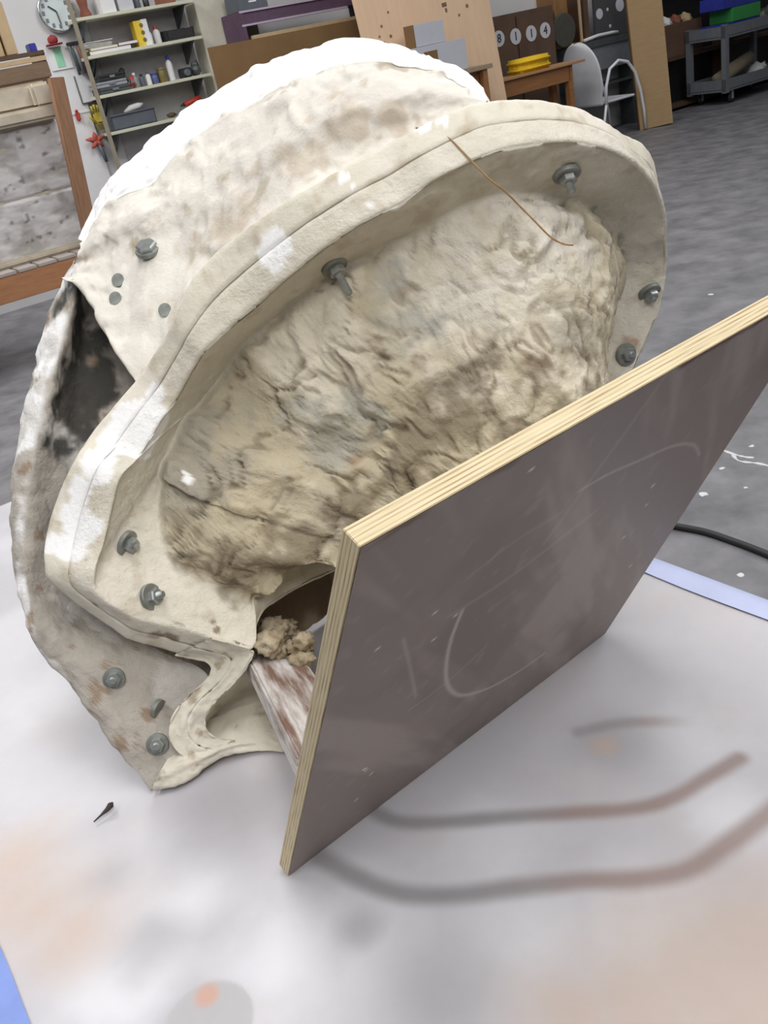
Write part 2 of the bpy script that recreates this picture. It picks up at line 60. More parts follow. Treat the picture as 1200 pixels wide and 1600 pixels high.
BOLTS=[(0.0026,1.1840,1.3127,0.2805,-0.5814,-0.7637),(0.3184,1.1918,1.3643,0.0047,-0.5970,-0.8022),(0.4797,1.3690,1.1355,0.1243,-0.7801,-0.6132),(0.4306,1.3541,1.0466,0.3326,-0.9206,0.2048),(-0.3432,1.0740,1.0374,0.8259,-0.4640,-0.3203),(-0.3230,1.0265,0.9756,0.8722,-0.4084,0.2692),(-0.4001,1.0044,0.8780,0.1695,-0.9121,0.3734),(-0.3605,0.9600,0.7908,0.1374,-0.8836,0.4476),(-0.3441,0.9819,0.8338,0.8547,-0.4828,-0.1908),(-0.2535,1.3483,1.3548,-0.0576,-0.3918,0.9182)]
# ------------------------------------------------------------------ helpers
def srgb(r, g, b):
    f = lambda v: (v / 255 / 12.92) if v / 255 <= .04045 else ((v / 255 + .055) / 1.055) ** 2.4
    return (f(r), f(g), f(b))
_mats = {}
def mat(name, rgb, rough=.6, metal=0.0, var=.18, scale=14.0, bump=.0, bscale=60.0, vcol=False, stretch=None, rgb2=None, thr=None):
    """procedural principled material: base colour broken up by noise, optional bump, optional colour attribute"""
    if name in _mats: return _mats[name]
    M = bpy.data.materials.new(name); M.use_nodes = True; nt = M.node_tree; N = nt.nodes; Lk = nt.links
    P = N['Principled BSDF']; P.inputs['Roughness'].default_value = rough; P.inputs['Metallic'].default_value = metal
    tc = N.new('ShaderNodeTexCoord'); src = tc.outputs['Object']
    if stretch:
        mp = N.new('ShaderNodeMapping'); mp.inputs['Scale'].default_value = stretch; Lk.new(src, mp.inputs['Vector']); src = mp.outputs['Vector']
    nz = N.new('ShaderNodeTexNoise'); nz.inputs['Scale'].default_value = scale; nz.inputs['Detail'].default_value = 6; nz.inputs['Roughness'].default_value = .6
    Lk.new(src, nz.inputs['Vector'])
    rp = N.new('ShaderNodeValToRGB'); a, b = rp.color_ramp.elements
    a.position, b.position = thr if thr else (.3, .7)
    if rgb2:
        a.color = (*rgb, 1); b.color = (*rgb2, 1)
    else:
        a.color = (*[c * (1 - var) for c in rgb], 1); b.color = (*[min(1, c * (1 + var)) for c in rgb], 1)
    Lk.new(nz.outputs['Fac'], rp.inputs['Fac'])
    if vcol:
        at = N.new('ShaderNodeVertexColor'); at.layer_name = 'Col'
        mx = N.new('ShaderNodeMix'); mx.data_type = 'RGBA'; mx.blend_type = 'MULTIPLY'; mx.inputs['Factor'].default_value = 1
        Lk.new(at.outputs['Color'], mx.inputs[6]); Lk.new(rp.outputs['Color'], mx.inputs[7]); Lk.new(mx.outputs[2], P.inputs['Base Color'])
    else:
        Lk.new(rp.outputs['Color'], P.inputs['Base Color'])
    if bump:
        n2 = N.new('ShaderNodeTexNoise'); n2.inputs['Scale'].default_value = bscale; n2.inputs['Detail'].default_value = 8; n2.inputs['Roughness'].default_value = .65
        Lk.new(src, n2.inputs['Vector'])
        bp = N.new('ShaderNodeBump'); bp.inputs['Strength'].default_value = 1; bp.inputs['Distance'].default_value = bump
        Lk.new(n2.outputs['Fac'], bp.inputs['Height']); Lk.new(bp.outputs['Normal'], P.inputs['Normal'])
    _mats[name] = M
    return M
def link(name, me, parent=None, material=None, smooth=False):
    o = bpy.data.objects.new(name, me); col.objects.link(o)
    if parent: o.parent = parent
    if material: me.materials.append(material)
    if smooth: me.polygons.foreach_set('use_smooth', [True] * len(me.polygons))
    return o
def tag(o, label, cat, group=None):
    o['label'] = label; o['category'] = cat
    if group: o['group'] = group
    return o
def empty(name, loc=(0, 0, 0), rz=0.0):
    o = bpy.data.objects.new(name, None); o.location = loc; o.rotation_euler = (0, 0, rz); o.empty_display_size = .05; col.objects.link(o); return o
class MB:
    """collects simple solids for one mesh"""
    def __init__(s): s.bm = bmesh.new()
    def box(s, x0, x1, y0, y1, z0, z1, bev=0.0, M=None):
        g = bmesh.ops.create_cube(s.bm, size=1)['verts']
        for v in g:
            v.co = Vector(((x0 + x1) / 2 + v.co.x * (x1 - x0), (y0 + y1) / 2 + v.co.y * (y1 - y0), (z0 + z1) / 2 + v.co.z * (z1 - z0)))
        if M:
            for v in g: v.co = M @ v.co
        if bev:
            es = list({e for v in g for e in v.link_edges}); bmesh.ops.bevel(s.bm, geom=es, offset=bev, segments=2, affect='EDGES')
        return s
    def lathe(s, prof, seg=20, c=(0, 0, 0), M=None):
        rings = []
        for r, z in prof:
            ring = []
            for k in range(seg):
                a = 2 * math.pi * k / seg; p = Vector((c[0] + r * math.cos(a), c[1] + r * math.sin(a), c[2] + z))
                ring.append(s.bm.verts.new(M @ p if M else p))
            rings.append(ring)
        for i in range(len(rings) - 1):
            for k in range(seg):
                s.bm.faces.new((rings[i][k], rings[i][(k + 1) % seg], rings[i + 1][(k + 1) % seg], rings[i + 1][k]))
        s.bm.faces.new(rings[0][::-1]); s.bm.faces.new(rings[-1]); return s
    def tube(s, pts, r, seg=8):
        pts = [Vector(p) for p in pts]; rings = []; n = None
        for i, p in enumerate(pts):
            t = (pts[min(i + 1, len(pts) - 1)] - pts[max(i - 1, 0)]).normalized()
            if n is None:
                n = t.cross(Vector((0, 0, 1)))
                if n.length < .1: n = t.cross(Vector((1, 0, 0)))
            n = (n - t * n.dot(t)).normalized(); b = t.cross(n)
            rr = r[i] if isinstance(r, (list, tuple)) else r
            rings.append([s.bm.verts.new(p + (n * math.cos(2 * math.pi * k / seg) + b * math.sin(2 * math.pi * k / seg)) * rr) for k in range(seg)])
        for i in range(len(rings) - 1):
            for k in range(seg):
                s.bm.faces.new((rings[i][k], rings[i][(k + 1) % seg], rings[i + 1][(k + 1) % seg], rings[i + 1][k]))
        s.bm.faces.new(rings[0][::-1]); s.bm.faces.new(rings[-1]); return s
    def prism(s, poly, y0, y1):
        """polygon in x,z pushed from y0 to y1"""
        A = [s.bm.verts.new((x, y0, z)) for x, z in poly]; B = [s.bm.verts.new((x, y1, z)) for x, z in poly]; n = len(poly)
        s.bm.faces.new(A); s.bm.faces.new(B[::-1])
        for i in range(n): s.bm.faces.new((A[i], B[i], B[(i + 1) % n], A[(i + 1) % n]))
        return s
    def blobby(s, c, r, amp=.2, sub=3, sc_=(1, 1, 1), freq=1.0):
        g = bmesh.ops.create_icosphere(s.bm, subdivisions=sub, radius=1)['verts']
        for v in g:
            n = v.co.normalized(); k = 1 + amp * noise.fractal(n * 2.2 * freq + Vector(c) * 13, 1, 2, 3)
            v.co = Vector((c[0] + n.x * r * k * sc_[0], c[1] + n.y * r * k * sc_[1], c[2] + n.z * r * k * sc_[2]))
        return s
    def build(s, name, material, parent=None, smooth=False):
        bmesh.ops.recalc_face_normals(s.bm, faces=s.bm.faces)
        me = bpy.data.meshes.new(name); s.bm.to_mesh(me); s.bm.free()
        return link(name, me, parent, material, smooth)
def cr(P, n, closed=False):
    """Catmull-Rom resample of the first axis of P to n samples (uniform in control index)"""
    P = np.asarray(P, float); k = len(P)
    t = np.linspace(0, k if closed else k - 1, n, endpoint=not closed); i = np.floor(t).astype(int)
    if not closed: i = np.minimum(i, k - 2)
    f = (t - i).reshape((-1,) + (1,) * (P.ndim - 1))
    g = (lambda j: P[j % k]) if closed else (lambda j: P[np.clip(j, 0, k - 1)])
    a, b, c, d = g(i - 1), g(i), g(i + 1), g(i + 2)
    return .5 * ((2 * b) + (c - a) * f + (2 * a - 5 * b + 4 * c - d) * f ** 2 + (3 * b - a - 3 * c + d) * f ** 3)
def even(P, n, closed=False):
    """resample to roughly even arc length"""
    D = cr(P, len(P) * 24, closed); Q = np.vstack([D, D[:1]]) if closed else D
    s = np.concatenate([[0], np.cumsum(np.linalg.norm(np.diff(Q[:, :3], axis=0), axis=1))])
    t = np.linspace(0, s[-1], n, endpoint=not closed)
    return np.stack([np.interp(t, s, Q[:, k]) for k in range(Q.shape[1])], 1)
def fbm(p, sc_, oct_=4, off=0.0):
    return np.array([noise.fractal(Vector((x * sc_ + off, y * sc_ - off, z * sc_ + off * .5)), .9, 2.0, oct_) for x, y, z in p])
def ridged(p, sc_, oct_=4, off=0.0):
    return np.array([noise.ridged_multi_fractal(Vector((x * sc_ + off, y * sc_, z * sc_ - off)), .9, 2.0, oct_, 1.0, 2.0) for x, y, z in p])
def sm(x, a, b):
    t = np.clip((x - a) / (b - a), 0, 1); return t * t * (3 - 2 * t)
def grid_mesh(name, V, closed_cols=False, material=None, parent=None, colors=None, base=(0, 0, 0)):
    """V[rows][cols][3] -> one smooth mesh"""
    R, C = V.shape[:2]; idx = np.arange(R * C).reshape(R, C)
    if closed_cols: idx = np.concatenate([idx, idx[:, :1]], 1)
    f = np.stack([idx[:-1, :-1], idx[:-1, 1:], idx[1:, 1:], idx[1:, :-1]], -1).reshape(-1, 4)
    me = bpy.data.meshes.new(name); me.from_pydata((V.reshape(-1, 3) - np.array(base)).tolist(), [], f.tolist()); me.update()
    o = link(name, me, parent, material, True)
    if colors is not None: paint(me, colors)
    return o
def paint(me, rgb):
    a = me.color_attributes.new('Col', 'FLOAT_COLOR', 'POINT')
    c4 = np.ones((len(me.vertices), 4), np.float32); c4[:, :3] = np.clip(rgb.reshape(-1, 3), 0, 1); a.data.foreach_set('color', c4.ravel())
def vnormals(V, closed_cols=False):
    if closed_cols:
        W = np.concatenate([V[:, -1:], V, V[:, :1]], 1); dc = (W[:, 2:] - W[:, :-2])
    else: dc = np.gradient(V, axis=1)
    dr = np.gradient(V, axis=0); n = np.cross(dr, dc); return n / (np.linalg.norm(n, axis=2, keepdims=True) + 1e-9)
def mixc(c, col_, k):
    return c * (1 - k[:, None]) + np.array(col_)[None] * k[:, None]
def spots(P, S, jag, soft=.35):
    k = np.zeros(len(P))
    for x, y, z, r in S:
        d = np.linalg.norm(P - np.array((x, y, z)), axis=1) / r + jag
        k = np.maximum(k, 1 - sm(d, 1 - soft, 1))
    return k
ROT = math.radians(30.253); O_ = np.array((-2.7, 9.0)); U_ = np.array((.8638, .5038)); W_ = np.array((.5038, -.8638))
def WP(u, w_, z): p = O_ + U_ * u + W_ * w_; return (p[0], p[1], z)
def wroot(name, u, w_, z, label=None, cat=None, group=None, rz=0.0):
    o = empty(name, WP(u, w_, z), ROT + rz)
    if label: tag(o, label, cat, group)
    return o
def wsolo(mb, name, material, u, w_, z, label, cat, group=None, rz=0.0, smooth=False):
    o = mb.build(name, material, None, smooth); o.location = WP(u, w_, z); o.rotation_euler = (0, 0, ROT + rz); return tag(o, label, cat, group)
def struct(o): o['kind'] = 'structure'; return o

def polydist(p, Q):
    d = np.full(len(p), 9.0); tp = np.zeros(len(p)); n = len(Q) - 1
    for i in range(n):
        A, D = Q[i], Q[i + 1] - Q[i]; t = np.clip(((p - A) @ D) / (D @ D), 0, 1); e = np.hypot(*(p - A - t[:, None] * D).T); b = e < d; d[b] = e[b]; tp[b] = (i + t[b]) / n
    return d, tp
# ------------------------------------------------------------------ setting
M_floor = mat('concrete_floor', srgb(86, 86, 90), .5, rgb2=srgb(132, 131, 135), scale=4.5, thr=(.3, .72), bump=.001, bscale=25)
fl = struct(MB().box(-7, 14, -5, 24, -.1, 0).build('floor', M_floor))
M_mark = mat('spilled_plaster', srgb(205, 204, 206), .8, var=.08)
k = 0
for x, y, r in FLOOR_SPOTS:
    mb = MB(); n = 9; bm = mb.bm
    ring = [(x + r * random.uniform(.55, 1.1) * math.cos(6.283 * i / n), y + r * random.uniform(.5, 1) * math.sin(6.283 * i / n)) for i in range(n)]
    a = [bm.verts.new((p[0], p[1], .0002)) for p in ring]; b = [bm.verts.new((x + (p[0] - x) * .8, y + (p[1] - y) * .8, .0018)) for p in ring]
    bm.faces.new(b)
    for i in range(n): bm.faces.new((a[i], a[(i + 1) % n], b[(i + 1) % n], b[i]))
    mb.build('plaster_splash', M_mark, fl)
for S in FLOOR_STREAKS:
    MB().tube([(p[0], p[1], .0005) for p in even(np.array(S), 14)], [.008 * random.uniform(.3, 1) for _ in range(14)], 6).build('plaster_streak', M_mark, fl).scale = (1, 1, .3)
M_wall = mat('painted_block_wall', srgb(206, 205, 205), .8, var=.05, scale=1.5)
wl = MB().box(-4, 13, 0, .2, 0, 3.6).build('wall_back', M_wall); wl.location = WP(0, 0, 0); wl.rotation_euler = (0, 0, ROT); struct(wl)
tr = MB().box(0, .62, -.22, -.001, 0, 3.5, .004).build('trim_1', mat('cream_paint', srgb(203, 198, 182), .7, var=.05)); tr.location = WP(2.12, 0, 0); tr.rotation_euler = (0, 0, ROT); struct(tr)

# ------------------------------------------------------------------ table with painted drop sheet
T1 = np.array((.849, .5285)); T2 = np.array((-.5285, .849)); TZ = .75
n0_, n1_, a0_, a1_ = -.115, .995, .02, 2.215
tb = empty('work_table', (*(T1 * (n0_ + n1_) / 2 + T2 * (a0_ + a1_) / 2), 0), math.atan2(T1[1], T1[0]))
tag(tb, 'large work table with a white spray-painted top edged in blue tape under the plaster mold', 'table')
tw, tl = (n1_ - n0_), (a1_ - a0_)
yl = np.concatenate([np.linspace(a0_, 1.2, 430), np.linspace(1.21, a1_, 110)]); nx, ny = 400, len(yl)
gx, gy = np.meshgrid(np.linspace(n0_, n1_, nx), yl); gp = np.stack([gx.ravel(), gy.ravel()], 1); gp3 = np.concatenate([gp, np.zeros((len(gp), 1))], 1)
N1 = fbm(gp3, 6, 4); N2 = fbm(gp3, 2.2, 4, 5.1); N3 = fbm(gp3, 22, 3, 9)
c_ = np.tile(np.array(srgb(192, 190, 195)), (len(gp), 1))
c_ = mixc(c_, srgb(168, 165, 170), sm(N2, .0, .5) * .7); c_ = mixc(c_, srgb(198, 188, 182), sm(N1, .1, .7) * .3)
def area(A, jit=.45, soft=1.0):
    k = np.zeros(len(gp))
    for x, y, r in A:
        d = np.hypot(gp[:, 0] - x, gp[:, 1] - y) / (r * 1.35) + N1 * jit * .6 + N3 * .08; k = np.maximum(k, 1 - sm(d, 1 - soft, 1))
    return k
c_ = mixc(c_, srgb(222, 222, 226), area(WHITE_AREAS) * .75)
c_ = mixc(c_, srgb(150, 147, 150), area(GREY_AREAS) * .55)
c_ = mixc(c_, srgb(190, 171, 158), area(TAN_AREAS, .3) * .8)
x, y, r = GREY_AREAS[2]; dd = np.hypot(gp[:, 0] - x, gp[:, 1] - y)
c_ = mixc(c_, srgb(178, 176, 178), (1 - sm(dd, .043, .047)) * .9)
c_ = mixc(c_, srgb(196, 160, 146), 1 - sm(np.hypot(gp[:, 0] - x - .012, gp[:, 1] - y - .028) + N3 * .004, .006, .018))
for si, S in enumerate(STRIPES):
    d, tpar = polydist(gp, even(np.array(S), 36))
    wdt = (.010, .0105, .0125)[si]
    kk = 1 - sm(d + N3 * .0012, wdt * .2, wdt * 1.7)
    if si == 0: kk *= .55 * (1 - sm(tpar, .5, 1))
    else: kk *= .74 - .2 * sm(N2, .1, .6)
    brown = sm(tpar + N1 * .2, .3, .6) * .9
    cc_ = np.array(srgb(132, 129, 130))[None] * (1 - brown[:, None]) + np.array(srgb(142, 116, 105))[None] * brown[:, None]
    c_ = c_ * (1 - kk[:, None]) + cc_ * kk[:, None]
V = np.zeros((ny, nx, 3)); V[..., 0] = gx - (n0_ + n1_) / 2; V[..., 1] = gy - (a0_ + a1_) / 2
V[..., 2] = TZ + (N2 * .0012).reshape(ny, nx) - .0014
rim_k = np.minimum(np.minimum(gx - n0_, n1_ - gx), np.minimum(gy - a0_, a1_ - gy)); V[..., 2] -= .006 * (1 - sm(rim_k, 0, .012))
M_sheet = mat('painted_sheet', (1, 1, 1), .42, var=.03, scale=40, vcol=True, bump=.0006, bscale=30)
grid_mesh('painted_sheet', V, False, M_sheet, tb, c_)
M_pine = mat('pine_timber', srgb(186, 150, 108), .6, var=.15, scale=5, stretch=(1, 12, 12))
MB().box(-tw / 2, tw / 2, -tl / 2, tl / 2, TZ - .035, TZ - .009).build('table_board', M_pine, tb)
for sx in (-1, 1):
    for sy in (-1, 1): MB().box(sx * (tw / 2 - .08) - .04, sx * (tw / 2 - .08) + .04, sy * (tl / 2 - .08) - .04, sy * (tl / 2 - .08) + .04, 0, TZ - .035, .004).build('leg', M_pine, tb)
for s_ in (-1, 1):
    MB().box(s_ * (tw / 2 - .08) - .018, s_ * (tw / 2 - .08) + .018, -tl / 2 + .12, tl / 2 - .12, TZ - .13, TZ - .035).build('apron', M_pine, tb)
M_tape = mat('blue_tape', srgb(120, 142, 205), .5, var=.08, scale=20); M_tape2 = mat('faded_blue_tape', srgb(186, 194, 226), .5, var=.08, scale=8)
for s_, mt_ in ((-1, M_tape), (1, M_tape2)):
    nn = 60; Vt = np.zeros((nn, 5, 3))
    for i in range(nn):
        yy = -tl / 2 + tl * i / (nn - 1); wob = .004 * noise.noise((yy * 6, s_ * 3, 0))
        xs_ = [tw / 2 - .05 + wob, tw / 2 - .022, tw / 2 - .004, tw / 2 + .003, tw / 2 + .003]; zs_ = [TZ + .0012, TZ + .0009, TZ - .0018, TZ - .008, TZ - .04]
        for j in range(5): Vt[i, j] = (s_ * xs_[j], yy, zs_[j])
    grid_mesh('tape_strip', Vt, False, mt_, tb)

# ------------------------------------------------------------------ plaster mold
BASE = np.array((-.30, 1.05, TZ))
mold = empty('plaster_mold', tuple(BASE)); tag(mold, 'large bolted white plaster mold propped at a tilt on the painted table', 'mold')
P0 = np.array(P0); E1 = np.array(E1); E2 = np.array(E2); E3 = np.array(E3); RL = np.stack([E1, E2, E3])
def toL(P): return (P - P0) @ RL.T
def toW(q): return P0 + q @ RL
def dish(a, b):
    a0, b0, k1, k2, k3, k4, cc, c0 = DISH; x = a - a0; y = np.clip(b - b0, -.3, .6)
    return c0 + k1 * x * x + k2 * y * y + k3 * x * y + k4 * y ** 3 + cc * x ** 3
WHITE = np.array(srgb(244, 243, 242)); CREAM = np.array(srgb(214, 208, 192)); TAN = np.array(srgb(184, 173, 148)); PALE = np.array(srgb(226, 219, 206))
RUST = np.array(srgb(120, 88, 50)); DARK = np.array(srgb(40, 38, 33)); GREYP = np.array(srgb(170, 164, 154))
M_pl = mat('plaster', (1, 1, 1), .85, var=.06, scale=45, vcol=True, bump=.0016, bscale=120)
M_plr = mat('rough_plaster', (1, 1, 1), .8, var=.10, scale=40, vcol=True, bump=.006, bscale=48)
NS = 780
FB = even(np.concatenate([np.array(RIM_FRONT), np.array(RIM_BACK)], 1), NS, True)
F_, B_ = FB[:, :3], FB[:, 3:]; D_ = B_ - F_
CEN = np.array((.46, .16))
FL = toL(F_); ab0 = FL[:, :2]; dc0 = FL[:, 2] - dish(ab0[:, 0], ab0[:, 1])
bf = np.array(BULGE_FOOT); bs = np.concatenate([bf[:, 0], [.60, .66, .75, .85, .94]]); bu = np.concatenate([np.minimum(bf[:, 1], .33), [.13, .15, .12, .09, .09]]); o_ = np.argsort(bs)
ub = np.interp(np.arange(NS) / NS, bs[o_], bu[o_], period=1.0)
for _ in range(60): ub = (np.roll(ub, 1) + ub + np.roll(ub, -1)) / 3
wr_ = np.exp(-((np.arange(NS) / NS - .63) / .07) ** 2)
H = 0.42
us = np.concatenate([np.linspace(.012, .4, 80), np.linspace(.405, .995, 110)])
face = np.zeros((len(us), NS, 3)); hk = np.zeros((len(us), NS))
for i, u in enumerate(us):
    ab = ab0 + (CEN - ab0) * u
    t = np.clip((u - ub) / (1 - ub), 0, 1)
    prof = np.sin(np.pi / 2 * np.clip(t * 1.15, 0, 1)) * sm(t, -.03, .12) * (1 - .55 * wr_ * (1 - sm(t, .3, .95)))
    cc_ = dish(ab[:, 0], ab[:, 1]) + dc0 * (1 - sm(np.full(NS, u), 0, .45)) + H * prof
    face[i] = np.stack([ab[:, 0], ab[:, 1], cc_], 1); hk[i] = sm(t, 0, .05)
faceW = toW(face.reshape(-1, 3)).reshape(face.shape)
nrm = vnormals(faceW, True)
if (nrm[30].mean(0) @ E3) < 0: nrm = -nrm
dr_ = np.gradient(faceW, axis=0); dc_ = np.roll(faceW, -1, 1) - np.roll(faceW, 1, 1)
skew = np.linalg.norm(np.cross(dr_, dc_), axis=2) / (np.linalg.norm(dr_, axis=2) * np.linalg.norm(dc_, axis=2) + 1e-12); skw = (.25 + .75 * sm(skew, .12, .5)).ravel()
for _ in range(25):
    nrm = nrm + np.roll(nrm, 1, 1) + np.roll(nrm, -1, 1); nrm[1:-1] = nrm[1:-1] * .5 + nrm[:-2] * .25 + nrm[2:] * .25; nrm /= np.linalg.norm(nrm, axis=2, keepdims=True) + 1e-9
fp = faceW.reshape(-1, 3); hk1 = hk.ravel()
warp = np.stack([fbm(fp, 6, 3, 1), fbm(fp, 6, 3, 7), fbm(fp, 6, 3, 3)], 1) * .07
wp = fp + warp
big = fbm(fp, 5, 3, 2.0); t1_ = fbm(wp, 6.5, 3, 4.4); t2_ = fbm(wp, 12, 3, 8.8); t3_ = fbm(fp + warp * .5, 26, 3, 5.5); crease = np.abs(fbm(wp, 9, 3, 6.1)); crease2 = np.abs(fbm(fp + warp * .6, 24, 3, 2.7)); fine = fbm(fp, 70, 3, 8)
step = lambda v, k: np.tanh(v * k)
rid = 1.6 - 2.2 * crease
calm = .5 + .6 * sm(fbm(fp, 3.6, 2, 14.3), -.25, .3)
disp = skw * hk1 * (.018 * big + calm * (.0042 * step(t1_, 20) + .0030 * step(t2_ - .1, 24) + .0016 * step(t3_ - .2, 22) + .0075 * sm(crease, 0, .09) + .010 * np.minimum(crease, .3) + .0030 * sm(crease2, 0, .08)) + .0012 * fine) + (1 - hk1) * (.0022 * fbm(fp, 14, 3, 6) + .0006 * fine + .0010 * step(fbm(fp, 16, 3, 12) - .35, 10))
inner_fade = 1 - sm(np.repeat(us, NS), .93, 1)
faceD = (fp + nrm.reshape(-1, 3) * (disp * inner_fade)[:, None]).reshape(face.shape)
inward = faceW[8] - F_; inward /= np.linalg.norm(inward, axis=1, keepdims=True)
def rim_row(t, ins, amp=.0013, off=0.0):
    P = F_ + D_ * t + inward * ins
    return P + inward * (amp * (fbm(P, 30, 3, off) + .8 * fbm(P, 9, 2, off + 2)))[:, None]
rows = [rim_row(.494, .06, 0), rim_row(.494, .002), rim_row(.485, .0005), rim_row(.40, 0), rim_row(.30, 0), rim_row(.2, 0), rim_row(.1, 0), rim_row(.04, .0005), rim_row(.012, .0022), rim_row(-.004, .006)]
V = np.concatenate([np.array(rows), faceD], 0)
Pv = V.reshape(-1, 3); nr = len(rows)
isface = np.repeat(np.concatenate([np.zeros(nr), np.ones(len(us))]), NS); blobk = np.concatenate([np.zeros(nr * NS), hk1])
n_a = fbm(Pv, 9, 4, 3); n_b = fbm(Pv, 28, 4, 5); n_c = fbm(Pv, 3.2, 3, 8)
C = np.tile(CREAM, (len(Pv), 1)); C = mixc(C, PALE, sm(n_a, -.1, .5) * .6)
C = mixc(C, np.array(srgb(186, 172, 150)), sm(n_b, .25, .8) * .5 * (1 - blobk))
C = C * (1 - blobk[:, None]) + mixc(np.tile(TAN, (len(Pv), 1)), np.array(srgb(214, 205, 186)), sm(n_c + n_b * .4, -.15, .45)) * blobk[:, None]
C = mixc(C, np.array(srgb(150, 146, 138)), sm(fbm(Pv, 4.5, 3, 21), .15, .6) * blobk * .55)
rr = np.concatenate([np.zeros(nr * NS), rid]); C = mixc(C, np.array(srgb(118, 102, 78)), sm(rr + n_b * .35, 1.42, 1.6) * blobk * .5)
jag = n_b * .35 + n_a * .15
SC = (srgb(138, 92, 46), srgb(104, 90, 68), srgb(228, 222, 210), srgb(168, 167, 158), srgb(200, 186, 156)); BSt = np.array(BLOB_STAINS)
for q_ in (2, 3, 4, 1, 0): C = mixc(C, np.array(SC[q_]), spots(Pv, BSt[BSt[:, 4] == q_][:, :4] * np.array((1, 1, 1, 1.25)), n_b * .8 + n_a * .7, .75) * (.6, .65, .75, .7, .5)[q_])
C = mixc(C, RUST * .8, spots(Pv, DIRT_SPOTS, jag * 2.2) * .75)
C = mixc(C, WHITE, spots(Pv, WHITE_SPOTS, jag * .8, .08))
shell = grid_mesh('front_shell', V, True, M_plr, mold, C, BASE)
rows = [rim_row(.506, .06, 0, 4), rim_row(.506, .002, .0013, 4), rim_row(.515, .0005, .0013, 4), rim_row(.6, 0, .0013, 4), rim_row(.7, 0, .0013, 4), rim_row(.8, 0, .0013, 4), rim_row(.9, 0, .0018, 4), rim_row(.97, .001, .0022, 4), rim_row(1.0, .004, .0022, 4), rim_row(1.02, .02, .0022, 4), rim_row(1.04, .09, .0022, 4)]
V = np.array(rows); Pv = V.reshape(-1, 3); n_a = fbm(Pv, 9, 4, 3); n_b = fbm(Pv, 28, 4, 5)
C = np.tile(CREAM, (len(Pv), 1)); C = mixc(C, PALE, sm(n_a, -.1, .5) * .8); C = mixc(C, np.array(srgb(176, 160, 134)), sm(n_b, .2, .8) * .6)
jag = n_b * .35 + n_a * .15
C = mixc(C, RUST * .8, spots(Pv, DIRT_SPOTS, jag) * .6); C = mixc(C, WHITE, spots(Pv, WHITE_SPOTS, jag * .8, .08))
grid_mesh('rear_flange', V, True, M_pl, mold, C, BASE)

def loft(name, ctrl, nr_, nc_, amp, rough_s, painter, material, closed_rows=False, fade=None):
    G = np.array(ctrl); G = cr(G, nr_); G = np.swapaxes(cr(np.swapaxes(G, 0, 1), nc_, closed_rows), 0, 1)
    n = vnormals(G, closed_rows); P = G.reshape(-1, 3)
    wq = P + .03 * np.stack([fbm(P, 9, 2, 1), fbm(P, 9, 2, 4), fbm(P, 9, 2, 7)], 1)
    d = amp * (.9 * fbm(P, rough_s * .8, 4, 3.3) + .7 * np.tanh(7 * (fbm(wq, rough_s * 1.1, 3, 6) - .1)) + .45 * np.tanh(8 * (fbm(wq, rough_s * 2.2, 3, 16) - .12)) + .8 * np.minimum(np.abs(fbm(wq, rough_s * 1.4, 3, 11)), .3)) + amp * .2 * fbm(P, rough_s * 5, 3, 9)
    V = (P + n.reshape(-1, 3) * d[:, None]).reshape(G.shape); V[..., 2] = np.maximum(V[..., 2], TZ + .003)
    Pq = V.reshape(-1, 3)
    return grid_mesh(name, V, closed_rows, material, mold, painter(Pq, n.reshape(-1, 3), G), BASE)
def paint_dome(P, n, G):
    n1 = fbm(P, 7, 4, 2); n2 = fbm(P, 24, 4, 6); R, Cn = G.shape[:2]
    row = np.repeat(np.linspace(0, 1, R), Cn)          # 0 lip ... 1 back
    C = np.tile(np.array(srgb(224, 218, 208)), (len(P), 1)); C = mixc(C, np.array(srgb(202, 190, 168)), sm(n1 + n2 * .4, .1, .35) * .6)
    top = sm(row + .07 * n1 + .05 * n2, .49, .58)  # whiter past the ridge: light from above put into the colour
    C = mixc(C, np.array(srgb(233, 228, 218)), sm(n1 * .8 - n2 * .2 + .4 * sm(row, .3, .5), .05, .12) * .8)
    C = mixc(C, WHITE * 1.02, top)
    C = mixc(C, np.array(srgb(150, 130, 98)), sm(n2 - n1 * .3, .5, .9) * .5 * (1 - top))
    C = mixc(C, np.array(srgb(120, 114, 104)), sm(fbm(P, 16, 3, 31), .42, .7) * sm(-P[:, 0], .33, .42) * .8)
    C = mixc(C, np.array(srgb(168, 142, 104)), spots(P, DOME_DIRT, n2 * 1.1 + n1 * .9, .7) * .4)
    return C
loft('rear_dome', DOME, 180, 300, .0036, 9, paint_dome, M_pl)
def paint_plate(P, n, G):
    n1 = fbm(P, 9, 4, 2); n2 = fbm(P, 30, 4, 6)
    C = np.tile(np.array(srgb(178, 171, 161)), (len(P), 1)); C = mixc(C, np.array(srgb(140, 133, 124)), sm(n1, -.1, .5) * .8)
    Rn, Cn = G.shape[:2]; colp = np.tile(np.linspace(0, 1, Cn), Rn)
    C = mixc(C, WHITE, sm(n1 + .2, .0, .3) * sm(colp, .2, .3) * (1 - sm(colp, .56, .62)) * sm(P[:, 2], .93, 1.0))  # outer edge band whitened, the light it catches is painted in
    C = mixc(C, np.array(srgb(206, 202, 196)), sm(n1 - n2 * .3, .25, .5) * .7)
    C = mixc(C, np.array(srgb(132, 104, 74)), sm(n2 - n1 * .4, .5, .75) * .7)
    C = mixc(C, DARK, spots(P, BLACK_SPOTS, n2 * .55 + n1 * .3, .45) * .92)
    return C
loft('side_flange', PLATE, 130, 110, .0022, 14, paint_plate, M_plr)
